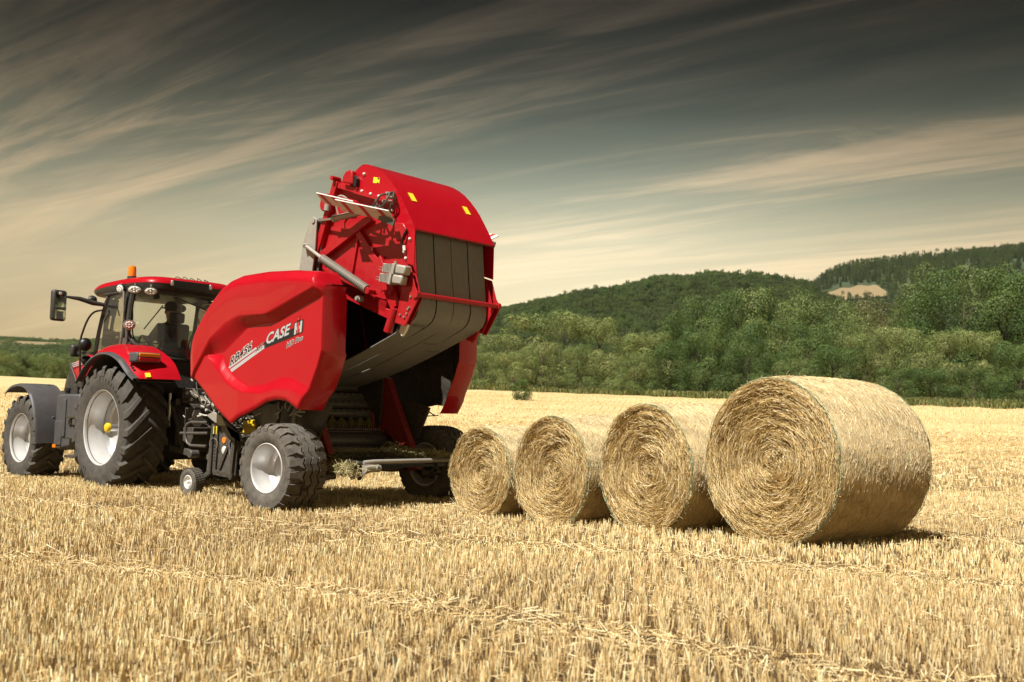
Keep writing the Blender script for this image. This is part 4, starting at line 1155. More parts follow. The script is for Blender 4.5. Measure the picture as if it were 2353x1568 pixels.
for sg in (1, -1):
    MB().prism(SIDE, sg * .722, sg * .734).build('hood_side', M['red'], TG, bevel=.003)
    sp = MB().prism(MAIN, sg * .655, sg * .668).build('side_plate', M['red2'], TG, bevel=.003)
    mb = MB()
    def strip(a, b, w, y1=.735): mb.bar((a[0], sg * (.66 + y1) / 2, a[1]), (b[0], sg * (.66 + y1) / 2, b[1]), (y1 - .66), w, (0, 0, 1) if abs(b[0] - a[0]) > abs(b[1] - a[1]) else (1, 0, 0))
    strip((-.06, 4.18), (.37, 3.05), .09, .745)
    strip((-.10, 4.12), (-.45, 4.01), .07)
    strip((-.42, 4.0), (-1.06, 3.80), .05, .745)
    strip((-.27, 2.72), (-1.12, 2.40), .11, .725)
    strip((-1.10, 3.72), (-1.36, 3.10), .035, .73)
    mb.build('edge_frame', M['red2'], sp, bevel=.004)
    mb = MB()
    strip((.18, 3.23), (-.74, 3.64), .10, .745); mb.build('brace', M['red2'], sp, bevel=.004)
    mb = MB(); strip((-.46, 3.50), (-.90, 3.00), .09, .72); mb.build('brace', M['red2'], sp, bevel=.004)
    mb = MB(); strip((-.47, 3.44), (-.36, 2.88), .03, .70); mb.build('brace', M['red2'], sp, bevel=.004)
    mb = MB(); strip((-.86, 3.10), (-1.22, 2.50), .16, .74); mb.build('brace', M['red2'], sp, bevel=.004)
    lp = MB().prism(LOW, sg * .736, sg * .752).build('lower_plate', M['red2'], TG, bevel=.003)
    mb = MB()
    for x, z in ((-1.44, 2.40), (-1.40, 2.36), (-1.48, 2.47), (-1.46, 2.45), (-1.50, 2.6), (-1.33, 2.39)): mb.cyl((x, sg * .75, z), (x, sg * .768, z), .014, 8)
    mb.build('bolt', M['steel'], lp)['kind'] = 'stuff'
    mb = MB().cyl((-1.585, sg * .72, 2.622), (-1.585, sg * .775, 2.622), .045, 16); mb.build('bar_bush', M['red2'], TG)
    # slotted comb strip along the lower edge
    mb = MB(); n = 40
    for k in range(n):
        q = k / (n - 1); x = -.30 - .74 * q; z = 2.80 - .27 * q
        if 16 <= k <= 18: continue
        mb.box((x, sg * .705, z - .02), (.010, .05, .12), Matrix.Rotation(R(-20), 3, 'Y'))
    mb.bar((-.22, sg * .69, 2.865), (-1.06, sg * .69, 2.55), .07, .02); mb.build('slotted_strip', M['red2'], TG)
    MB().cyl((-1.23, sg * .75, 2.47), (-1.12, sg * .75, 2.19), .055, 16).build('latch_tube', M['red2'], TG)
    mb = MB().cyl((-.62, sg * .72, 2.62), (-.62, sg * .80, 2.62), .04, 10).cyl((-.62, sg * .78, 2.62), (-.62, sg * .83, 2.62), .024, 8); mb.build('grease_fitting', M['galv'], TG)
    # covers at the front top
    MB().prism([(-.25, 4.13), (-.26, 4.20), (-.31, 4.255), (-.38, 4.27), (-.44, 4.25), (-.455, 4.08)], sg * .70, sg * .80).build('sensor_cover', M['red2'], TG, bevel=.015)
    MB().prism([(-.47, 4.19), (-.52, 4.14), (-.50, 4.04), (-.46, 4.06)], sg * .74, sg * .79).build('sensor', M['ink'], TG)
    MB().prism([(.17, 3.88), (.145, 3.99), (.11, 4.02), (.03, 4.02), (.05, 3.80), (.10, 3.79), (.15, 3.82)], sg * .72, sg * .80).build('roller_cover', M['red2'], TG, bevel=.015)
    MB().cyl((.03, sg * .76, 3.99), (.06, sg * .76, 3.80), .045, 12).build('cover_roller', M['galv'], TG)
    MB().cyl((-.05, sg * .66, 4.21), (-.05, sg * .80, 4.21), .03, 12).build('end_boss', M['red2'], TG)
    # bolts on the hood side
    mb = MB()
    for x, z in ((-.57, 3.985), (-.73, 3.93), (-.88, 3.885), (-1.11, 3.75), (-1.125, 3.68), (-1.35, 3.15), (-1.38, 3.07), (-.60, 4.20), (-1.44, 3.30)): mb.ball((x, sg * .742, z), .020, 8)
    mb.build('bolt', M['white'], TG)['kind'] = 'stuff'
    # cable pocket
    MB().prism([(-1.19, 3.52), (-1.34, 3.50), (-1.40, 3.42), (-1.33, 3.30), (-1.24, 3.28), (-1.20, 3.36)], sg * .735, sg * .765).build('cable_pocket', M['red2'], TG, bevel=.012)
    MB().tube([(-1.40, sg * .76, 3.42), (-1.38, sg * .79, 3.34), (-1.34, sg * .77, 3.28), (-1.36, sg * .77, 3.20)], .012, 7).build('cable', M['ink'], TG)
    MB().cyl((-1.37, sg * .765, 3.22), (-1.38, sg * .765, 3.16), .02, 10).build('plug', M['white'], TG)
    # lift lever, cylinder, spring
    MB().prism([(.36, 3.72), (.29, 3.745), (.23, 3.70), (.245, 3.30), (.30, 2.95), (.34, 2.60), (.58, 2.60), (.55, 3.05), (.49, 3.40)], sg * .76, sg * .785).build('lift_lever', M['galv'], BAL, bevel=.004)
    MB().prism([(.30, 3.72), (.24, 3.73), (.19, 3.68), (.20, 3.30), (.25, 2.95), (.29, 2.60), (.40, 2.60), (.36, 3.05), (.34, 3.40)], sg * .70, sg * .72).build('lift_lever', M['metal_dark'], BAL, bevel=.004)
    MB().cyl((.29, sg * .69, 3.69), (.29, sg * .80, 3.69), .035, 12).build('lever_pin', M['galv'], BAL)
    MB().cyl((.29, sg * .745, 3.69), (-.16, sg * .80, 3.67), .017, 10).build('piston_rod', M['steel'], TG)
    MB().cyl((-.14, sg * .80, 3.67), (-.62, sg * .82, 3.695), .040, 16).cyl((-.12, sg * .798, 3.669), (-.17, sg * .80, 3.671), .048, 16).build('lift_cylinder', M['galv'], TG)
    MB().cyl((-.60, sg * .82, 3.695), (-.98, sg * .80, 3.74), .026, 10).build('cylinder_mount', M['metal_dark'], TG)
    a, b = Vector((.01, sg * .86, 3.165)), Vector((-.85, sg * .86, 2.715)); d = (b - a).normalized(); u1 = d.orthogonal().normalized(); u2 = d.cross(u1)
    path = []
    turns = 34
    for k in range(turns * 14 + 1):
        q = k / (turns * 14); t = 2 * math.pi * turns * q
        path.append(a + (b - a) * q + (u1 * math.cos(t) + u2 * math.sin(t)) * .048)
    MB().tube(path, .0095, 6).build('spring', M['galv'], BAL)
    MB().cyl((.40, sg * .83, 3.375), (0, sg * .86, 3.16), .024, 10).cyl(a, b, .030, 10).cyl((.42, sg * .77, 3.385), (.36, sg * .86, 3.35), .028, 10).build('spring_rod', M['galv'], BAL)
    MB().cyl(b - d * .02, b + d * .05, .032, 12).cyl((-.89, sg * .74, 2.69), (-.89, sg * .90, 2.69), .036, 12).bar((-.87, sg * .76, 2.70), (-1.18, sg * .76, 2.66), .03, .06).build('spring_anchor', M['red2'], TG)
    # work lamps, dusty
    for zc_, xo in (((2.945, 0), (2.83, .05)) if sg > 0 else ()):
        lb = MB().box((-1.21 + xo, sg * .83, zc_), (.17, .10, .11), Matrix.Rotation(R(-10), 3, 'Y')).box((-1.32 + xo, sg * .84, zc_ - .02), (.05, .12, .135), Matrix.Rotation(R(-10), 3, 'Y'))
        lo_ = lb.build('tail_lamp', M['galv'], TG, bevel=.008)
        MB().box((-1.44 + xo, sg * .84, zc_ - .035), (.17, .11, .115), Matrix.Rotation(R(-10), 3, 'Y')).build('lamp_lens', M['galv'], lo_, bevel=.022)
        mb = MB()
        for k in range(7): mb.box((-1.285 + xo + k * .022, sg * .885, zc_ + .01), (.008, .01, .085))
        mb.build('cooling_fin', M['galv'], lo_)
        MB().tube([(-1.13 + xo, sg * .86, zc_ + .01), (-1.07 + xo, sg * .87, zc_ + .03), (-1.06 + xo, sg * .87, zc_), (-1.13 + xo, sg * .86, zc_ - .02)], .005, 5).build('wire_clip', M['steel'], lo_)
        MB().cyl((-1.30 + xo, sg * .83, zc_ + .05), (-1.30 + xo, sg * .83, zc_ + .085), .018, 8).build('lamp_bolt', M['steel'], lo_)
    for zz_ in ((2.93, 2.80) if sg > 0 else ()): MB().bar((-1.20, sg * .72, zz_), (-1.20, sg * .84, zz_), .04, .03).build('lamp_bracket', M['red2'], TG)
    # folding warning boards
    def board(c, l, w, yaw, pitch_, roll_, name='warning_board'):
        Mr = Euler((R(roll_) * sg, R(pitch_), R(yaw) * sg)).to_matrix()
        bo = MB().box(c, (l, w, .014), Mr).build(name, M['white'], TG, bevel=.003)
        for k, q in enumerate((-.36, -.02, .32)):
            cc = Vector(c) + Mr @ Vector((q * l, 0, 0))
            poly = [Mr @ Vector((q * l + a_, b_, .009)) + Vector(c) for a_, b_ in ((-.05, -w / 2), (.02, -w / 2), (.07, w / 2), (0, w / 2))]
            MB().prism3(poly, Mr @ Vector((0, 0, .001))).build('red_stripe', M['stripe_red'], bo)
            poly = [Mr @ Vector((q * l + a_, b_, -.010)) + Vector(c) for a_, b_ in ((-.05, -w / 2), (.02, -w / 2), (.07, w / 2), (0, w / 2))]
            MB().prism3(poly, Mr @ Vector((0, 0, -.001))).build('red_stripe', M['stripe_red'], bo)
        return bo
    board((-.40, sg * .98, 3.825), .64, .20, 6, -15, 30)
    b2 = board((-.92, sg * 1.00, 3.655), .84, .22, 10, -14, 30)
    MB().bar((-.45, sg * .90, 3.745), (-.95, sg * .90, 3.655), .03, .06).bar((-1.02, sg * .97, 3.66), (-1.16, sg * .97, 3.64), .06, .06).build('board_bracket', M['darkred'], TG, bevel=.004)
    MB().box((-1.06, sg * .95, 3.655), (.10, .06, .07), Matrix.Rotation(R(-14), 3, 'Y')).build('board_lamp', M['ink'], TG, bevel=.006)
    MB().bar((-1.10, sg * .74, 3.66), (-1.05, sg * .98, 3.66), .03, .03).bar((-1.1, sg * .93, 3.57), (-1.36, sg * .93, 3.47), .02, .07).build('board_arm', M['metal_dark'], TG)
    # hoses
    for pth in ([(-1.16, .76, 3.90), (-1.20, .86, 3.86), (-1.18, .90, 3.76), (-1.10, .90, 3.70), (-1.0, .88, 3.74), (-.94, .85, 3.82)],
                [(-1.15, .77, 3.86), (-1.10, .90, 3.85), (-1.02, .92, 3.76), (-.92, .90, 3.72), (-.70, .88, 3.76)],
                [(-.21, .80, 3.70), (-.19, .83, 3.86), (-.26, .84, 3.94), (-.36, .82, 3.91), (-.40, .76, 3.82)],
                [(-1.17, .77, 3.90), (-1.24, .84, 3.83), (-1.22, .82, 3.74), (-1.14, .80, 3.68), (-1.12, .76, 3.52)])[:4 if sg > 0 else 0]:
        P_ = [Vector((x, sg * y, z)) for x, y, z in pth]; Q = []
        for i in range(len(P_) - 1):
            p0, p1, p2, p3 = P_[max(i - 1, 0)], P_[i], P_[i + 1], P_[min(i + 2, len(P_) - 1)]
            for k in range(6):
                t = k / 6; Q.append(.5 * ((2 * p1) + (p2 - p0) * t + (2 * p0 - 5 * p1 + 4 * p2 - p3) * t * t + (3 * p1 - p0 - 3 * p2 + p3) * t ** 3))
        Q.append(P_[-1]); MB().tube(Q, .013, 7).build('hose', M['hose_lt'] if random.random() < .5 else M['hose'], TG)
    mb = MB()
    for x, z in ((-1.15, 3.88), (-1.17, 3.83), (-.94, 3.72), (-.88, 3.70), (-1.1, 3.79)): mb.cyl((x, sg * .74, z), (x + .02, sg * .86, z - .01), .02, 8)
    mb.build('valve', M['galv'], TG)
def sticker(pts, off): return MB().prism3(pts, off).build('warning_sticker', M['sticker'], TG, smooth=False)
s1 = sticker([(-.77, .7345, 4.14), (-.88, .7345, 4.115), (-.87, .7345, 4.045), (-.76, .7345, 4.07)], (0, .0012, 0))
MB().prism3([(-.84, .7362, 4.12), (-.875, .7362, 4.113), (-.873, .7362, 4.095), (-.838, .7362, 4.102)], (0, .0008, 0)).prism3([(-.83, .7362, 4.065), (-.865, .7362, 4.058), (-.862, .7362, 4.045), (-.83, .7362, 4.05)], (0, .0008, 0)).build('sticker_print', M['ink'], s1)
def on_hood(x0, y0, x1, y1):
    hz = lambda x: float(np.interp(-x, [-p[0] for p in HOOD], [p[1] for p in HOOD]))
    def pt(x, y): return Vector((x - .0075, y, hz(x) + .0062))
    return [pt(x0, y0), pt(x0, y1), pt(x1, y1), pt(x1, y0)]
for ya, yb in ((.56, .47), (-.44, -.53)):
    sticker(on_hood(-1.19, ya, -1.27, yb), (-.001, 0, .0008))
MB().cyl((-1.585, -.77, 2.622), (-1.585, .77, 2.622), .030, 16).build('cross_tube', M['red2'], TG)
BP = [(-1.20, 3.80), (-1.36, 3.55), (-1.41, 3.38), (-1.435, 3.10), (-1.455, 2.90), (-1.475, 2.74), (-1.49, 2.60), (-1.495, 2.50), (-1.478, 2.42), (-1.44, 2.355), (-1.38, 2.305), (-1.28, 2.26), (-1.03, 2.165), (-.58, 1.995), (-.10, 1.83), (.41, 1.69), (.85, 1.585), (1.10, 1.54)]
for k in range(4):
    y0 = -.625 + k * .3145; y1 = y0 + .2965
    sag = [0, .004, -.003, .002][k]
    rows = []
    for i, (x, z) in enumerate(BP):
        w = 1 if i > 11 else 0
        rows.append([(x + sag, y, z - w * .012 * (k % 2) + sag) for y in (y0, (y0 + y1) / 2, y1)])
    bo_ = MB().grid(rows).build('belt', M['belt'], TG, solid=.011, angle=60)
    x_, z_ = (-.72 - .21 * k, 2.048 + .082 * k)
    lc = MB()
    for q in range(15): lc.box((x_, y0 + .018 + q * .0186, z_ - .012 * (k % 2) + sag - .008), (.045, .007, .004), Matrix.Rotation(R(20), 3, 'Y'))
    lc.build('belt_lacing', M['steel'], bo_)['kind'] = 'stuff'
for x, z, r in ((-1.41, 2.52, .062), (-1.36, 2.39, .055), (-1.15, 3.74, .07), (-.35, 4.05, .07), (-.05, 4.08, .05), (.15, 2.98, .06)):
    MB().cyl((x, -.65, z), (x, .65, z), r, 18).build('belt_roller', M['metal_dark'], TG)
rows = [[(x, y, z) for y in (-.655, .655)] for x, z in ((.1, 2.86), (.35, 3.2), (.2, 3.6), (-.03, 4.15))]
MB().grid(rows).build('front_screen', M['frame_black'], TG, solid=.01)
for sg in (1, -1): MB().prism([(-1.38, 2.30), (-1.27, 2.33), (-1.22, 2.20), (-1.27, 2.14), (-1.32, 2.2)], sg * .62, sg * .66).build('scraper', M['white'] if sg > 0 else M['red2'], TG)

# --- pickup, drawbar and the clutter at the front -------------------------------
for sg in (1, -1):
    pl_ = MB().prism([(2.08, 1.0), (1.98, 1.10), (1.75, 1.06), (1.55, .86), (1.48, .80), (1.50, .33), (1.68, .31), (2.16, .36)], sg * .93, sg * .96).build('pickup_side_plate', M['metal_dark'], BAL, bevel=.006)
    mb = MB().bar((2.02, sg * .975, .98), (2.04, sg * .975, .34), .03, .035, (1, 0, 0)).bar((1.90, sg * .975, .98), (1.93, sg * .975, .34), .03, .03, (1, 0, 0)).bar((1.50, sg * .98, .85), (1.56, sg * .98, .28), .05, .05, (1, 0, 0)).bar((1.95, sg * .98, .36), (1.52, sg * .98, .33), .04, .07).bar((1.62, sg * .975, .80), (1.85, sg * .975, .40), .02, .05)
    mb.build('plate_frame', M['frame_black'], pl_, bevel=.004)
    mb = MB()
    for k in range(10): mb.cyl((1.965, sg * .972, .92 - k * .045), (1.965, sg * .985, .92 - k * .045), .009, 8)
    mb.build('adjusting_hole', M['ink'], pl_)
    MB().box((2.00, sg * .978, .93), (.025, .006, .10)).box((1.93, sg * .978, .93), (.025, .006, .11)).build('scale_sticker', M['sticker'], pl_)
    MB().cyl((1.77, sg * .96, .80), (1.77, sg * .972, .80), .042, 16).build('side_reflector', M['amber'], pl_)
    MB().ball((1.76, sg * .965, .66), .06, 12, (1, .3, 1)).build('side_lamp', M['lens'], pl_)
    MB().tube([(2.02 + .09 * math.cos(t) - .06, sg * 1.0, .74 + .085 * math.sin(t)) for t in np.linspace(-.4, 3.9, 16)], .005, 5).build('ring_pin', M['steel'], pl_)
    MB().tube([(1.62, sg * .99, .78), (1.60, sg * 1.0, .66), (1.575, sg * 1.0, .60), (1.55, sg * 1.0, .66), (1.56, sg * .99, .77)], .005, 5).build('chain', M['steel'], pl_)
    MB().prism([(2.14, 1.13), (1.99, 1.18), (1.80, 1.13), (1.55, .86), (1.36, .80), (1.40, .90), (1.70, 1.0), (1.84, 1.0), (2.0, 1.06)], sg * .97, sg * 1.01).build('crop_deflector', M['galv'], BAL, bevel=.006)
    # gauge wheel
    gw = empty('gauge_wheel', (2.45, sg * .98, .20), 0, BAL)
    tm = MB().lathe([(.085, .055), (.11, .075), (.15, .085), (.175, .075), (.188, .05), (.19, 0), (.188, -.05), (.175, -.075), (.15, -.085), (.11, -.075), (.085, -.055)], seg=40)
    for k in range(36):
        t = 2 * math.pi * k / 36
        for yy in (-.05, .0, .05): tm.box((.19 * math.cos(t + yy), yy, .19 * math.sin(t + yy)), (.014, .038, .018), Matrix.Rotation(-t - yy, 3, 'Y'))
    tm.build('tyre', M['rubber_lt'], gw)
    MB().lathe([(.098, sg * .07), (.088, sg * .075), (.08, sg * .05), (.05, sg * .02), (.03, sg * .04), (.025, sg * .09), (.001, sg * .09)], seg=28).build('rim', M['white'], gw)
    MB().bar((2.45, sg * .87, .20), (2.05, sg * .90, .42), .04, .06).bar((2.45, sg * .87, .20), (2.45, sg * .98, .20), .04, .04).build('gauge_arm', M['metal_dark'], BAL)
    MB().tube([(2.12, sg * 1.0, 1.03), (2.48, sg * 1.02, 1.03), (2.57, sg * 1.02, 1.0), (2.60, sg * 1.02, .93), (2.60, sg * 1.02, .82), (2.55, sg * 1.02, .74), (2.46, sg * 1.02, .705), (2.12, sg * 1.0, .705)], .020, 10).cyl((2.72, sg * 1.02, .87), (2.10, sg * 1.0, .885), .020, 10).build('guard_rail', M['metal_dark'], BAL)
    # struts and clutter between panel and wheel
    mb = MB().bar((.55, sg * 1.02, 1.35), (.75, sg * 1.0, .55), .05, .12).bar((.15, sg * 1.05, 1.35), (.35, sg * 1.0, .62), .04, .10)
    mb.prism([(1.0, 1.3), (.2, 1.42), (-.3, 1.3), (-.1, .9), (.5, .6), (1.2, .6)], sg * .86, sg * .90)
    mb.build('support_frame', M['frame_black'], BAL)
    mb = MB()
    for k in range(10):
        x0, z0 = random.uniform(-.15, .75), random.uniform(1.22, 1.36)
        mb.tube([(x0, sg * 1.2, z0), (x0 + random.uniform(-.1, .1), sg * 1.25, z0 - .06), (x0 + random.uniform(-.16, .16), sg * 1.24, z0 - random.uniform(.05, .13))], .008, 6)
    mb.build('linkage', M['galv'], BAL)['kind'] = 'stuff'
mb = MB()
mb.cyl((1.85, -.92, .48), (1.85, .92, .48), .16, 20)
pk = mb.build('pickup_drum', M['frame_black'], BAL)
mb = MB()
for k in range(24):
    for q in range(4):
        t = q * 1.57 + .4
        y = -.86 + k * .075
        mb.cyl((1.85 + .15 * math.cos(t), y, .48 + .15 * math.sin(t)), (1.85 + .27 * math.cos(t + .2), y, .48 + .27 * math.sin(t + .2)), .006, 5)
mb.build('tine', M['metal_dark'], pk)
MB().cyl((2.25, -.85, .55), (2.25, .85, .55), .07, 16).build('crop_roller', M['metal_dark'], BAL)
MB().grid([[(x, y, z) for y in (-.9, .9)] for x, z in ((1.5, .40), (1.7, .27), (1.95, .25), (2.1, .30))]).build('pickup_pan', M['frame_black'], BAL, solid=.01)
mb = MB().bar((1.2, -.25, .95), (3.10, -.05, .62), .12, .16).bar((1.2, .25, .95), (3.10, .05, .62), .12, .16).box((3.2, 0, .60), (.3, .16, .14))
mb.build('drawbar', M['frame_black'], BAL, bevel=.01)
MB().cyl((1.9, 0, 1.02), (3.9, 0, .80), .075, 16).build('drive_shaft_guard', M['ink'], BAL)
MB().cyl((2.0, .05, 1.0), (2.2, .05, .98), .13, 18).build('gearbox', M['green'], BAL)
MB().box((2.0, .30, .98), (.30, .20, .20)).build('gearbox_housing', M['yellow'], BAL, bevel=.02)
plate = MB().prism3([(2.95, .80, .93), (2.95, .40, .93), (2.95, .40, 1.24), (2.95, .80, 1.24)], (.012, 0, 0)).build('marker_plate', M['frame_black'], BAL)
MB().prism3([(2.943, .76, 1.06), (2.943, .70, 1.08), (2.943, .66, 1.20), (2.943, .56, 1.20), (2.943, .50, 1.08), (2.943, .44, 1.06), (2.943, .56, .96), (2.943, .64, .96)], (.006, 0, 0)).build('triangle_reflector', M['galv'], plate)
mb = MB()
for y, z in ((.78, 1.22), (.66, 1.23), (.54, 1.23), (.42, 1.22), (.78, 1.0), (.42, 1.0)): mb.cyl((2.95, y, z), (2.935, y, z), .010, 8)
mb.build('bolt', M['steel'], plate)['kind'] = 'stuff'
MB().prism([(3.0, .95), (3.0, .75), (2.8, .70), (2.75, .80), (2.75, .95)], .40, .80).build('tool_box', M['frame_black'], BAL, bevel=.01)
# hydraulic hoses and fittings sagging from baler to tractor
hr = random.Random(11)
for k in range(46):
    x0, y0, z0 = hr.uniform(1.6, 2.2), hr.uniform(-.4, .95), hr.uniform(1.10, 1.75)
    x1, y1, z1 = hr.uniform(2.3, 3.4), hr.uniform(-.35, .65), hr.uniform(1.10, 1.65)
    sg_ = hr.uniform(.15, .45); r_ = hr.choice([.009, .012, .015])
    pth = [(x0 + (x1 - x0) * t, y0 + (y1 - y0) * t + .05 * math.sin(6 * t + k), z0 + (z1 - z0) * t - sg_ * 4 * t * (1 - t)) for t in np.linspace(0, 1, 18)]
    MB().tube(pth, r_, 6).build('hose', M[hr.choice(['hose', 'hose', 'hose_lt', 'hose', 'galv'])], BAL)
for pth in ([(1.95, 1.02, 1.60), (1.97, 1.04, 1.40), (1.93, 1.05, 1.27), (1.83, 1.05, 1.22), (1.72, 1.04, 1.26), (1.62, 1.0, 1.36)],
            [(1.86, .98, 1.52), (1.90, 1.0, 1.42), (1.95, 1.0, 1.36), (1.98, 1.0, 1.30)]):
    MB().tube(pth, .017, 8).build('hose', M['hose_lt'], BAL)
mb = MB()
for k in range(60):
    p = (hr.uniform(1.75, 2.7), hr.uniform(.4, .95), hr.uniform(1.10, 1.66)); q = Vector((hr.gauss(0, 1), hr.gauss(0, 1), hr.gauss(0, 1))).normalized() * hr.uniform(.03, .08)
    mb.cyl(p, Vector(p) + q, hr.uniform(.008, .022), 8)
mb.build('fitting', M['galv'], BAL)['kind'] = 'stuff'
mb = MB()
for k in range(12):
    mb.box((hr.uniform(1.5, 2.0), hr.uniform(.0, .8), hr.uniform(1.15, 1.6)), (hr.uniform(.06, .2), hr.uniform(.05, .15), hr.uniform(.06, .16)))
mb.build('valve_block', M['frame_black'], BAL, bevel=.006)
MB().cyl((2.05, .92, 1.68), (2.03, .92, 1.76), .03, 10).build('cap', M['sticker'], BAL)
MB().prism([(2.20, 1.62), (2.02, 1.62), (2.02, 1.78), (2.08, 1.82), (2.16, 1.82), (2.20, 1.76)], .84, .86).build('hose_bracket', M['galv'], BAL)

# ================================================================== tractor
TR = empty('tractor', (-5.2834, 16.9836, 0), R(137))
tag(TR, 'red farm tractor with black cab frame and silver rims, hitched before the baler', 'tractor')
for sg in (1, -1):
    w = wheel(TR, 'rear_wheel', (0, sg * .99, .905), sg, T_REAR, RIM_REAR)
    hub = MB().cyl((0, -.13, 0), (0, -.06, 0), .17, 24).cyl((0, -.06, 0), (0, -.02, 0), .12, 24).cyl((0, -.02, 0), (0, .16, 0), .052, 20)
    for k in range(10):
        t = 2 * math.pi * k / 10; hub.cyl((.135 * math.cos(t), -.07, .135 * math.sin(t)), (.135 * math.cos(t), -.03, .135 * math.sin(t)), .018, 8)
    hub.build('hub', M['steel'], w)
    MB().lathe([(.001, .225), (.04, .225), (.062, .215), (.075, .19), (.07, .16), (.05, .15), (.001, .15)], seg=24).build('hub_cap', M['yellow'], w)
    if sg > 0:
        arc_text('sidewall_lettering', 'Firestone', w, M['ink'], .735, R(118), .125, .331, .128)
        arc_text('sidewall_lettering', '65', w, M['ink'], .735, R(-58), .07, .331, .085)
    fw = wheel(TR, 'front_wheel', (2.89, sg * 1.045, .672), sg, T_FRONT, RIM_FRONT)
    MB().lathe([(.001, .06), (.09, .06), (.12, .03), (.13, -.07), (.001, -.07)], seg=24).build('hub', M['galv'], fw)
# fenders
def smooth_path(P_, n=6):
    P_ = [Vector(p) for p in P_]; Q = []
    for i in range(len(P_) - 1):
        p0, p1, p2, p3 = P_[max(i - 1, 0)], P_[i], P_[i + 1], P_[min(i + 2, len(P_) - 1)]
        for k in range(n):
            t = k / n; Q.append(.5 * ((2 * p1) + (p2 - p0) * t + (2 * p0 - 5 * p1 + 4 * p2 - p3) * t * t + (3 * p1 - p0 - 3 * p2 + p3) * t ** 3))
    Q.append(P_[-1]); return Q
FOUT = smooth_path([(.88, 0, 1.60), (.62, 0, 1.84), (.28, 0, 2.0), (-.09, 0, 2.03), (-.45, 0, 1.93), (-.76, 0, 1.73), (-.96, 0, 1.63)])
FIN = smooth_path([(.98, 0, 1.98), (.78, 0, 2.14), (.50, 0, 2.22), (.04, 0, 2.20), (-.45, 0, 2.07), (-.83, 0, 1.88), (-1.03, 0, 1.64)])
for sg in (1, -1):
    rows = []
    for a, b in zip(FOUT, FIN):
        row = []
        for t, k in ((0, 0), (.06, .25), (.16, .50), (.32, .72), (.52, .87), (.76, .96), (1, 1)):
            row.append((a.x + (b.x - a.x) * k, sg * (1.22 - .64 * t), a.z + (b.z - a.z) * k))
        rows.append(row)
    fd = MB().grid(rows).build('rear_fender', M['red'], TR, solid=.012, angle=60)
    rows = [[(a.x * 1.0, sg * 1.19, a.z - .005), (a.x, sg * 1.225, a.z + .015), (a.x, sg * 1.30, a.z + .005), (a.x, sg * 1.31, a.z - .02), (a.x, sg * 1.28, a.z - .03)] for a in FOUT]
    MB().grid(rows).build('fender_lip', M['grey'], fd, solid=.008, angle=60)
    rows = [[(a.x * .97, sg * 1.20, a.z - .03), (a.x * .97, sg * .60, a.z - .03)] for a in FOUT]
    MB().grid(rows).build('fender_lining', M['frame_black'], fd, solid=.01)
    mb = MB()
    for k in range(3): mb.cyl((-.66 - .05 * k, sg * 1.19, 1.835 - .035 * k), (-.70 - .05 * k, sg * 1.20, 1.83 - .035 * k), .016, 8)
    mb.build('push_button', M['ink'], fd)
    MB().prism3([(-.945, sg * 1.12, 1.715), (-.955, sg * 1.05, 1.72), (-1.0, sg * 1.05, 1.66), (-.99, sg * 1.12, 1.655)], (-.012, 0, .010)).build('warning_sticker', M['sticker'], fd)
    tl = MB().box((-.76, sg * 1.03, 1.955), (.26, .39, .15)).build('tail_lamp', M['grey'], TR, bevel=.03)
    MB().box((-.888, sg * 1.025, 1.989), (.03, .335, .058)).build('indicator_lens', M['amber'], tl, bevel=.012)
    MB().box((-.888, sg * 1.025, 1.924), (.03, .335, .058)).build('tail_lens', M['tail_red'], tl, bevel=.012)
    # front fender and its stay
    FP = smooth_path([(3.46, 0, 1.44), (3.24, 0, 1.545), (2.88, 0, 1.585), (2.58, 0, 1.51), (2.34, 0, 1.27), (2.20, 0, .95), (2.14, 0, .60)])
    rows = [[(p.x, sg * 1.345, p.z - .045), (p.x, sg * 1.335, p.z - .008), (p.x, sg * 1.30, p.z), (p.x, sg * 1.05, p.z + .004), (p.x, sg * .80, p.z)] for p in FP]
    ff = MB().grid(rows).build('front_fender', M['grey'], TR, solid=.012, angle=60)
    MB().cyl((2.24, sg * 1.03, 1.02), (2.215, sg * 1.03, 1.012), .026, 12).build('bolt', M['steel'], ff)
    MB().tube([(2.7, sg * .75, 1.0), (2.7, sg * .78, 1.5), (2.7, sg * .95, 1.56)], .025, 8).build('fender_stay', M['frame_black'], TR)
    # fuel tank / steps
    tk = MB().prism([(2.04, .52), (2.04, 1.36), (1.98, 1.42), (1.2, 1.42), (1.2, .60), (1.9, .50)], sg * .62, sg * 1.08).build('fuel_tank', M['grey'], TR, bevel=.05)
    MB().cyl((1.93, sg * .93, 1.41), (1.93, sg * .93, 1.50), .05, 16).cyl((1.93, sg * .93, 1.47), (1.93, sg * .93, 1.52), .062, 16).build('filler_cap', M['ink'], tk)
    MB().box((1.68, sg * 1.09, 1.03), (.10, .03, .62)).box((1.88, sg * 1.085, .78), (.25, .03, .40)).build('tank_moulding', M['grey'], tk, bevel=.012)
    MB().box((1.995, sg * 1.075, .565), (.12, .05, .06)).build('side_reflector', M['amber'], tk, bevel=.004)
    MB().cyl((1.45, sg * 1.07, .96), (1.45, sg * 1.10, .96), .06, 16).build('drain_cap', M['ink'], tk)
    MB().box((1.78, sg * .80, 1.50), (.30, .25, .18)).box((1.55, sg * .82, 1.62), (.22, .22, .20)).build('air_intake', M['black'], TR, bevel=.02)
    mb = MB()
    for z in (.42, .72, 1.05): mb.box((1.30, sg * 1.03, z), (.34, .26, .04))
    mb.bar((1.46, sg * .98, .40), (1.42, sg * .96, 1.2), .03, .05, (1, 0, 0)).bar((1.14, sg * .98, .40), (1.16, sg * .96, 1.2), .03, .05, (1, 0, 0))
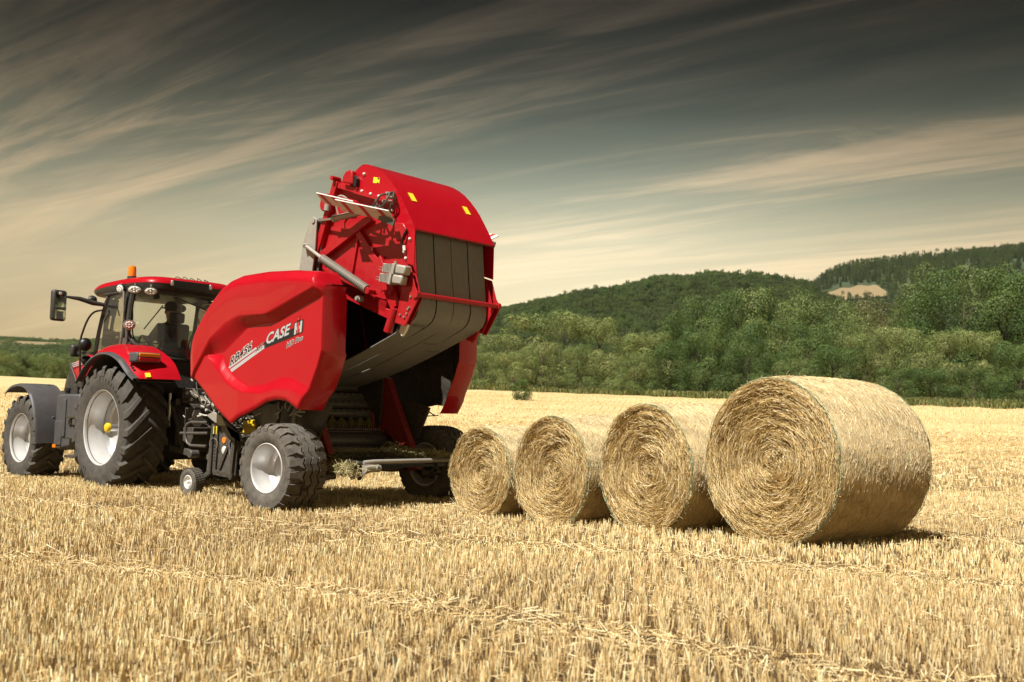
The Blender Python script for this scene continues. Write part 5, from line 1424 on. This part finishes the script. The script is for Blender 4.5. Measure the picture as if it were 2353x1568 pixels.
    mb.build('cab_step', M['frame_black'], TR, bevel=.008)
# front axle, engine, transmission
MB().bar((2.89, -.85, .68), (2.89, .85, .68), .16, .18).cyl((2.89, -.95, .67), (2.89, -.75, .67), .16, 18).cyl((2.89, .75, .67), (2.89, .95, .67), .16, 18).build('front_axle', M['frame_black'], TR, bevel=.02)
MB().prism([(3.75, .75), (3.75, 1.5), (1.1, 1.55), (1.1, .62), (2.2, .60), (2.9, .75)], -.30, .30).build('engine_block', M['frame_black'], TR, bevel=.02)
MB().prism([(1.2, .45), (1.2, 1.35), (-.35, 1.30), (-.48, 1.1), (-.48, .55), (-.2, .42)], -.32, .32).cyl((0, -.75, .905), (0, .75, .905), .15, 20).build('transmission', M['frame_black'], TR, bevel=.02)
MB().box((3.95, 0, .95), (.35, .8, .5)).build('front_weight', M['frame_black'], TR, bevel=.03)
# hitch: lower links, drawbar, top brackets
for sg in (1, -1):
    MB().bar((-.35, sg * .32, .62), (-1.25, sg * .44, .55), .05, .10).cyl((-1.25, sg * .38, .55), (-1.25, sg * .52, .55), .06, 14).build('lower_link', M['metal_dark'], TR, bevel=.008)
    MB().cyl((-.85, sg * .40, .62), (-.55, sg * .45, 1.30), .03, 10).bar((-.40, sg * .35, 1.25), (-.75, sg * .45, 1.32), .06, .09).build('lift_rod', M['metal_dark'], TR)
    MB().cyl((-.62, sg * .52, .95), (-.62, sg * .52, 1.45), .022, 8).build('stabiliser', M['steel'], TR)
MB().bar((-.3, 0, .46), (-1.22, .0, .50), .12, .07).box((-.50, 0, .75), (.14, .30, .30)).cyl((-.48, 0, .78), (-.66, 0, .78), .05, 14).build('drawbar_hitch', M['frame_black'], TR, bevel=.01)
MB().box((-.52, .0, 1.42), (.22, .62, .24)).build('remote_valves', M['frame_black'], TR, bevel=.02)
mb = MB()
for k in range(8): mb.cyl((-.62, -.28 + .08 * k, 1.36 + .10 * (k % 2)), (-.70, -.28 + .08 * k, 1.36 + .10 * (k % 2)), .025, 10)
mb.build('coupler', M['steel'], TR)
# bonnet
secs = [(1.28, .46, 2.24, 1.50), (1.9, .465, 2.23, 1.52), (2.3, .46, 2.20, 1.55), (2.66, .45, 2.13, 1.58), (2.92, .44, 2.05, 1.56)]
nose = [(2.925, .442, 2.052, 1.30), (3.08, .435, 1.96, 1.2), (3.20, .42, 1.82, 1.15), (3.30, .39, 1.62, 1.1), (3.34, .34, 1.35, 1.05)]
def bonnet_rows(secs):
    return [[(x, -w, zb), (x, -w * 1.03, (zb + zt) / 2), (x, -w * .97, zt - .16), (x, -w * .84, zt - .05), (x, -w * .6, zt), (x, 0, zt + .015), (x, w * .6, zt), (x, w * .84, zt - .05), (x, w * .97, zt - .16), (x, w * 1.03, (zb + zt) / 2), (x, w, zb)] for x, w, zt, zb in secs]
bn = MB().grid(bonnet_rows(secs)).build('bonnet', M['red'], TR, solid=.01, angle=50)
MB().grid(bonnet_rows(nose)).build('bonnet_nose', M['black'], TR, solid=.01, angle=50)
for sg in (1, -1):
    MB().prism([(2.94, 2.0), (2.70, 1.74), (2.55, 1.50), (2.5, 1.1), (2.94, 1.0)], sg * .46, sg * .485).build('side_grille', M['black'], bn, bevel=.01)
    for k in range(3):
        MB().prism([(2.86 - .03 * k, 1.97 - .028 * k), (2.86 - .03 * k, 1.956 - .028 * k), (1.9, 2.075 - .03 * k), (1.9, 2.088 - .03 * k)], sg * .476, sg * .482).build('stripe', M['silver'], bn)
MB().cyl((1.35, -.66, 1.5), (1.35, -.66, 3.1), .065, 16).build('exhaust', M['metal_dark'], TR)

# --- cab ------------------------------------------------------------------------
CAB = empty('cab', (0, 0, 0), 0, TR)
MB().prism([(1.28, 1.30), (1.28, 2.0), (.9, 1.98), (.55, 2.02), (.1, 2.02), (-.18, 1.98), (-.28, 1.45), (.2, 1.30)], -.60, .60).build('cab_base', M['black'], CAB, bevel=.02)
def ring(z, ax, ay, cx=.62, n=56, e=.42, dip=0):
    out_ = []
    for k in range(n):
        t = 2 * math.pi * k / n; c, s = math.cos(t), math.sin(t)
        x = cx + ax * math.copysign(abs(c) ** e, c); y = ay * math.copysign(abs(s) ** e, s)
        out_.append((x, y, z - dip * ((x - .45) / 1.1) ** 2 * (.35 if x < .45 else 1)))
    return out_
def loft(rings, close_top=True, close_bot=False):
    mb = MB(); n = len(rings[0]); vs = [p for r in rings for p in r]; fs = []
    for i in range(len(rings) - 1):
        for k in range(n): fs.append((i * n + k, i * n + (k + 1) % n, (i + 1) * n + (k + 1) % n, (i + 1) * n + k))
    if close_top: fs.append(tuple((len(rings) - 1) * n + k for k in range(n)))
    if close_bot: fs.append(tuple(range(n))[::-1])
    return mb.add(vs, fs)
loft([ring(3.035, .80, .66, .50), ring(3.045, .93, .76, .56), ring(3.06, 1.03, .84, .60, dip=.02), ring(3.115, 1.06, .865, .62, dip=.035), ring(3.15, 1.065, .87, .62, dip=.045)], True, True).build('roof_trim', M['black'], CAB, angle=40)
loft([ring(3.152, 1.07, .872, .62, dip=.045), ring(3.19, 1.06, .865, .62, dip=.05), ring(3.235, 1.02, .82, .62, dip=.055), ring(3.265, .93, .72, .62, dip=.055), ring(3.28, .70, .50, .62, dip=.04)]).build('roof', M['red'], CAB, angle=40)
# rear roof board and lamps
bd = MB().box((-.485, .17, 3.13), (.03, .64, .135)).build('number_board', M['ink'], CAB, bevel=.01)
for y in (.50, -.16): MB().box((-.50, y, 3.145), (.05, .04, .085)).build('board_lamp', M['steel'], bd, bevel=.012)
def lamp(parent, c, d, r, sq=.78, lens='lens', body='black'):
    d = Vector(d).normalized(); q = d.to_track_quat('Y', 'Z').to_matrix().to_4x4()
    def tr(pts): return pts
    mb = MB().lathe([(.001, -.06), (r * .5, -.055), (r * .9, -.03), (r * 1.08, 0), (r * 1.08, .018), (r * .95, .02)], seg=28)
    lo_ = mb.build('work_lamp', M[body], parent)
    lo_.matrix_basis = Matrix.Translation(c) @ q @ Matrix.Diagonal((1, 1, sq, 1))
    MB().lathe([(r * .98, .012), (r * .7, .024), (.001, .028)], seg=28).build('lamp_lens', M[lens], lo_)
    mb = MB()
    for k in range(9):
        t = 2 * math.pi * k / 8; rr = r * .55 if k < 8 else 0
        mb.ball((rr * math.cos(t), .024, rr * math.sin(t)), r * .16, 8)
    mb.build('led', M['white'], lo_)
    return lo_
for sg in (1, -1):
    lamp(CAB, (.36, sg * .90, 3.075), (-.35, sg * 1, -.1), .075, .95)
    lamp(CAB, (-.06, sg * .885, 3.035), (-.85, sg * .55, -.15), .105, .62)
    lamp(CAB, (-.40, sg * .80, 2.995), (-1, sg * .35, -.2), .105, .62)
    lamp(CAB, (.02, sg * .90, 2.49), (-1, sg * .45, -.05), .085, .85, 'lens_pink', 'steel')
    lamp(CAB, (1.50, sg * .80, 2.98), (.8, sg * .5, -.4), .085, .8)
    for x, y, z in ((.36, .885, 3.12), (-.05, .87, 3.09), (-.39, .79, 3.06)): MB().cyl((x, sg * y, z), (x, sg * y, z + .04), .014, 8).build('lamp_stem', M['steel'], CAB)
    MB().box((.80, sg * .80, 3.03), (.5, .10, .05)).build('lamp_pod', M['black'], CAB, bevel=.02)
    # pillars
    MB().tube(smooth_path([(.88, sg * .76, 3.05), (.98, sg * .815, 2.9), (1.14, sg * .85, 2.35), (1.22, sg * .86, 1.88)]), .034, 8).build('front_pillar', M['black'], CAB)
    MB().tube(smooth_path([(.12, sg * .80, 3.06), (.14, sg * .83, 2.8), (.15, sg * .85, 2.35), (.10, sg * .84, 2.18)]), .045, 8).build('rear_pillar', M['black'], CAB)
    MB().tube(smooth_path([(.24, sg * .82, 3.06), (.25, sg * .85, 2.8), (.26, sg * .865, 2.35), (.32, sg * .85, 2.16)]), .032, 8).build('door_pillar', M['black'], CAB)
    MB().tube(smooth_path([(.10, sg * .85, 2.34), (.02, sg * .82, 2.22), (-.06, sg * .72, 2.14), (-.16, sg * .55, 2.06), (-.21, sg * .30, 2.0), (-.22, 0, 2.0)]), .03, 8).build('window_frame', M['black'], CAB)
    MB().cyl((.20, sg * .92, 3.02), (.20, sg * .92, 2.74), .022, 10).cyl((.20, sg * .92, 2.78), (.20, sg * .92, 2.70), .032, 10).build('gas_strut', M['steel'], CAB)
    MB().cyl((.10, sg * .89, 2.46), (.10, sg * .89, 2.22), .025, 10).bar((.14, sg * .87, 2.40), (.05, sg * .90, 2.45), .03, .03).prism([(.34, 2.30), (.10, 2.30), (.06, 2.18), (.40, 2.17)], sg * .84, sg * .88).build('pillar_bracket', M['metal_dark'], CAB)
    MB().bar((-.22, sg * .62, 3.02), (-.24, sg * .60, 2.90), .03, .10, (0, 1, 0)).build('hinge', M['black'], CAB, bevel=.01)
    # side glass (door) and quarter glass
    MB().grid([[(.96, sg * .80, 3.03), (.60, sg * .825, 3.04), (.26, sg * .83, 3.04)], [(1.08, sg * .845, 2.55), (.66, sg * .865, 2.55), (.27, sg * .868, 2.55)], [(1.20, sg * .855, 2.0), (.7, sg * .86, 2.05), (.34, sg * .85, 2.17)], [(1.21, sg * .80, 1.75), (.95, sg * .80, 1.80), (.85, sg * .80, 1.95)]]).build('door_glass', M['glass'], CAB)
    # mirrors
    ma = MB().tube([(1.0, sg * .83, 2.86), (1.06, sg * 1.0, 2.88), (1.10, sg * 1.20, 2.93), (1.13, sg * 1.40, 2.945)], [.03, .042, .036, .02], 10).build('mirror_arm', M['black'], CAB)
    mh = MB().box((1.19, sg * 1.50, 2.80), (.11, .245, .49), Matrix.Rotation(R(10 * sg), 3, 'Z')).build('mirror_housing', M['black'], CAB, bevel=.04)
    rot = Matrix.Rotation(R(10 * sg), 3, 'Z')
    def mp(x, y, z): return Vector((1.19, sg * 1.50, 2.80)) + rot @ Vector((x, y, z))
    MB().prism3([mp(-.057, -.095, -.05), mp(-.057, .095, -.05), mp(-.057, .095, .215), mp(-.057, -.095, .215)], rot @ Vector((-.004, 0, 0))).build('mirror_glass', M['mirror'], mh)
    MB().prism3([mp(-.057, -.095, -.215), mp(-.057, .095, -.215), mp(-.057, .095, -.065), mp(-.057, -.095, -.065)], rot @ Vector((-.004, 0, 0))).build('mirror_glass', M['mirror'], mh)
    lamp(CAB, mp(-.062, .02, .185), (-1, 0, 0), .035, .8)
    MB().tube(smooth_path([(.95, sg * .88, 2.77), (1.10, sg * .95, 2.74), (1.26, sg * .97, 2.64), (1.42, sg * .97, 2.45), (1.50, sg * .97, 2.25), (1.50, sg * .95, 1.75)]), .016, 8).build('hand_rail', M['ink'], CAB)
    MB().box((1.72, sg * .95, 2.13), (.10, .16, .20)).build('indicator_housing', M['black'], CAB, bevel=.04)
    MB().ball((1.48, sg * .90, 2.23), .11, 14, (.8, 1, 1)).build('headlamp_pod', M['ink'], CAB)
    MB().ball((1.62, sg * .80, 1.98), .085, 14).build('headlamp_pod', M['ink'], CAB)
    MB().bar((1.2, sg * .85, 2.08), (1.72, sg * .92, 2.10), .04, .05).build('lamp_arm', M['black'], CAB)
# glass: rear window curved round, windscreen
def rearrow(z, zc):
    pts = [(.16, .83), (.06, .76), (-.06, .66), (-.15, .50), (-.20, .28), (-.22, 0)]
    pts = pts + [(x, -y) for x, y in pts[-2::-1]]
    return [(x + (z - 2.6) * .06, y, max(z, 2.0 + .18 * (abs(y) / .83) ** 1.5) if zc else z) for x, y in pts]
MB().grid([rearrow(3.03, 0), rearrow(2.7, 0), rearrow(2.35, 0), rearrow(2.0, 1)]).build('rear_window', M['glass'], CAB)
MB().grid([[(1.28 - abs(y) * .30 + (3.03 - z) * .12 - .02, y, z) for y in (-.80, -.5, 0, .5, .80)] for z in (3.03, 2.6, 2.1)]).build('windscreen', M['glass'], CAB)
MB().bar((-.27, .30, 2.95), (-.26, -.55, 2.73), .012, .02).bar((-.28, -.1, 2.84), (-.27, .35, 2.96), .02, .012).build('rear_wiper', M['ink'], CAB)
MB().bar((1.30, -.35, 2.98), (1.36, -.05, 2.55), .012, .02).build('front_wiper', M['ink'], CAB)
MB().bar((-.24, -.80, 3.01), (-.24, .80, 3.01), .03, .04).build('window_header', M['black'], CAB)
# beacon
bc = MB().cyl((.36, .72, 3.22), (.36, .72, 3.29), .075, 20, .068).build('beacon', M['black'], CAB)
MB().lathe([(.066, 0), (.066, .02), (.060, .14), (.050, .165), (.02, .175), (.001, .175)], seg=24).build('beacon_lens', M['amber'], bc).matrix_basis = Matrix.Translation((.36, .72, 3.285)) @ Matrix.Rotation(R(90), 4, 'X')
mb = MB()
for k in range(5): mb.tube([(-.30 - .02 * k, .35 - .12 * k, 3.25), (-.28, .30 - .12 * k, 3.285 + .012 * (k % 2)), (-.30, .24 - .12 * k, 3.26)], .006, 5)
mb.build('cable', M['ink'], CAB)
# inside the cab
st = MB().box((.50, 0, 1.88), (.48, .50, .12)).build('seat', M['seat'], CAB, bevel=.04)
MB().box((.25, 0, 2.28), (.11, .46, .62), Matrix.Rotation(R(-7), 3, 'Y')).build('backrest', M['seat'], st, bevel=.045)
MB().box((.20, 0, 2.68), (.09, .26, .17), Matrix.Rotation(R(-7), 3, 'Y')).build('headrest', M['seat'], st, bevel=.035)
MB().box((.50, -.36, 2.08), (.50, .16, .10)).build('armrest', M['black'], st, bevel=.03)
MB().cyl((.50, 0, 1.5), (.50, 0, 1.84), .12, 14).build('seat_base', M['ink'], st)
sw = MB().tube([(1.02 + .19 * math.cos(t) * math.cos(R(35)), .19 * math.sin(t), 2.30 + .19 * math.cos(t) * math.sin(R(35))) for t in np.linspace(0, 2 * math.pi, 28, endpoint=False)], .016, 8, closed=True)
sw.cyl((1.02, 0, 2.30), (1.15, 0, 1.75), .03, 10).bar((.85, 0, 2.19), (1.17, 0, 2.41), .02, .03).bar((1.02, -.18, 2.30), (1.02, .18, 2.30), .03, .02)
sw.build('steering_wheel', M['ink'], CAB)
MB().box((.14, .27, 2.42), (.05, .20, .28)).build('monitor', M['ink'], CAB, bevel=.01)
MB().bar((.14, .27, 2.3), (.2, .40, 2.0), .03, .03).box((.0, .1, 2.12), (.15, .5, .05)).build('console', M['darkred'], CAB, bevel=.01)
MB().bar((.90, .72, 3.0), (.95, .60, 2.70), .015, .02).tube(smooth_path([(.55, .62, 2.95), (.52, .60, 2.75), (.60, .55, 2.55), (.55, .55, 2.35), (.45, .5, 2.25)]), .012, 6).build('cable', M['ink'], CAB)
MB().box((.35, -.66, 2.72), (.10, .06, .30)).box((.30, -.62, 2.92), (.2, .2, .05)).build('cab_radio', M['ink'], CAB, bevel=.01)

# ------------------------------------------------------------------ driver
def skin_body(name, verts, edges, radii, mat, parent=None, sub=2, root=0):
    m = bpy.data.meshes.new(name); m.from_pydata(verts, edges, []); m.materials.append(mat)
    o = link(bpy.data.objects.new(name, m), parent)
    md = o.modifiers.new('skin', 'SKIN'); md.use_smooth_shade = True
    sv = m.skin_vertices[0].data
    for i, r in enumerate(radii): sv[i].radius = (r if isinstance(r, tuple) else (r, r)); sv[i].use_root = (i == root)
    md = o.modifiers.new('sub', 'SUBSURF'); md.levels = sub; md.render_levels = sub
    return o
M['skin'] = P('skin', (.42, .25, .17), .55, var=.08)
M['shirt'] = P('grey_shirt', (.24, .25, .27), .85, var=.12, vscale=12)
M['jeans'] = P('dark_trousers', (.04, .05, .08), .85, var=.15)
M['hair'] = P('dark_cap', (.03, .03, .035), .8, var=.2)
pv, pe, pr = [], [], []
def av(p, r, link_to=None):
    pv.append(p); pr.append(r)
    if link_to is not None: pe.append((link_to, len(pv) - 1))
    return len(pv) - 1
pelvis = av((.40, 0, 2.00), (.15, .12)); waist = av((.37, 0, 2.18), (.14, .11), pelvis); chest = av((.36, 0, 2.40), (.16, .12), waist)
up = av((.37, 0, 2.54), (.12, .10), chest); neck = av((.39, 0, 2.64), .055, up); head = av((.41, 0, 2.74), (.082, .095), neck); crown_ = av((.415, 0, 2.86), (.075, .09), head)
for sg in (1, -1):
    sh_ = av((.37, sg * .19, 2.53), .065, up); el = av((.55, sg * .29, 2.28), .05, sh_); wr = av((.84, sg * .21, 2.36), .032, el); palm = av((.90, sg * .19, 2.39), .036, wr)
    for k, (dy, L) in enumerate(((.03, .065), (.012, .075), (-.008, .072), (-.026, .058))):
        f1 = av((.94, sg * (.19 + dy), 2.405), .011, palm); av((.94 + L * .5, sg * (.19 + dy), 2.38), .010, f1)
    th_ = av((.905, sg * (.19 - .045), 2.39), .013, palm); av((.94, sg * (.19 - .06), 2.385), .011, th_)
    hip = av((.48, sg * .10, 1.98), .085, pelvis); kn = av((.84, sg * .15, 1.97), .065, hip); an = av((.92, sg * .15, 1.58), .042, kn); av((1.04, sg * .15, 1.55), .035, an)
person = skin_body('person', pv, pe, pr, M['skin'])
person.location = (-5.2834, 16.9836, 0); person.rotation_euler = (0, 0, R(137))
tag(person, 'person in a grey shirt and dark cap seated in the tractor cab, back turned', 'person')
pv, pe, pr = [], [], []
pelvis = av((.40, 0, 2.02), (.165, .135)); waist = av((.37, 0, 2.18), (.16, .13), pelvis); chest = av((.36, 0, 2.40), (.18, .14), waist); up = av((.37, 0, 2.545), (.13, .11), chest)
for sg in (1, -1):
    sh_ = av((.37, sg * .195, 2.53), .082, up); el = av((.53, sg * .285, 2.30), .066, sh_); av((.66, sg * .25, 2.32), .055, el)
skin_body('shirt', pv, pe, pr, M['shirt'], person)
pv, pe, pr = [], [], []
pelvis = av((.40, 0, 1.99), (.17, .14))
for sg in (1, -1):
    hip = av((.49, sg * .105, 1.98), .10, pelvis); kn = av((.84, sg * .15, 1.97), .08, hip); av((.91, sg * .15, 1.64), .06, kn)
skin_body('trousers', pv, pe, pr, M['jeans'], person)
MB().ball((.405, 0, 2.87), .112, 16, (1.05, .92, .85)).box((.53, 0, 2.86), (.12, .16, .015)).build('cap', M['hair'], person)
mb = MB().ball((.515, 0, 2.775), .018, 8)
for sg in (1, -1): mb.ball((.41, sg * .093, 2.78), .028, 8, (.7, .35, 1.1))
mb.build('ear_and_nose', M['skin'], person)
mb = MB()
for sg in (1, -1): mb.ball((.492, sg * .034, 2.80), .012, 8)
mb.build('eye', M['white'], person)
MB().box((.50, 0, 2.725), (.012, .05, .010)).build('mouth', M['darkred'], person, bevel=.003)

# ================================================================== haze
hz = MB().box((0, 1320, 140), (5000, 3000, 330))
ho = hz.build('haze', bpy.data.materials.new('haze'), smooth=False)
hm = ho.data.materials[0]; hm.use_nodes = True
hn = hm.node_tree.nodes; hn.clear()
pv_ = hn.new('ShaderNodeVolumePrincipled'); pv_.inputs['Color'].default_value = (.93, .95, .97, 1); pv_.inputs['Density'].default_value = .00002; pv_.inputs['Anisotropy'].default_value = .2
hout = hn.new('ShaderNodeOutputMaterial'); hm.node_tree.links.new(pv_.outputs[0], hout.inputs['Volume'])
tag(ho, 'thin summer haze over the whole valley', 'haze', kind='stuff')
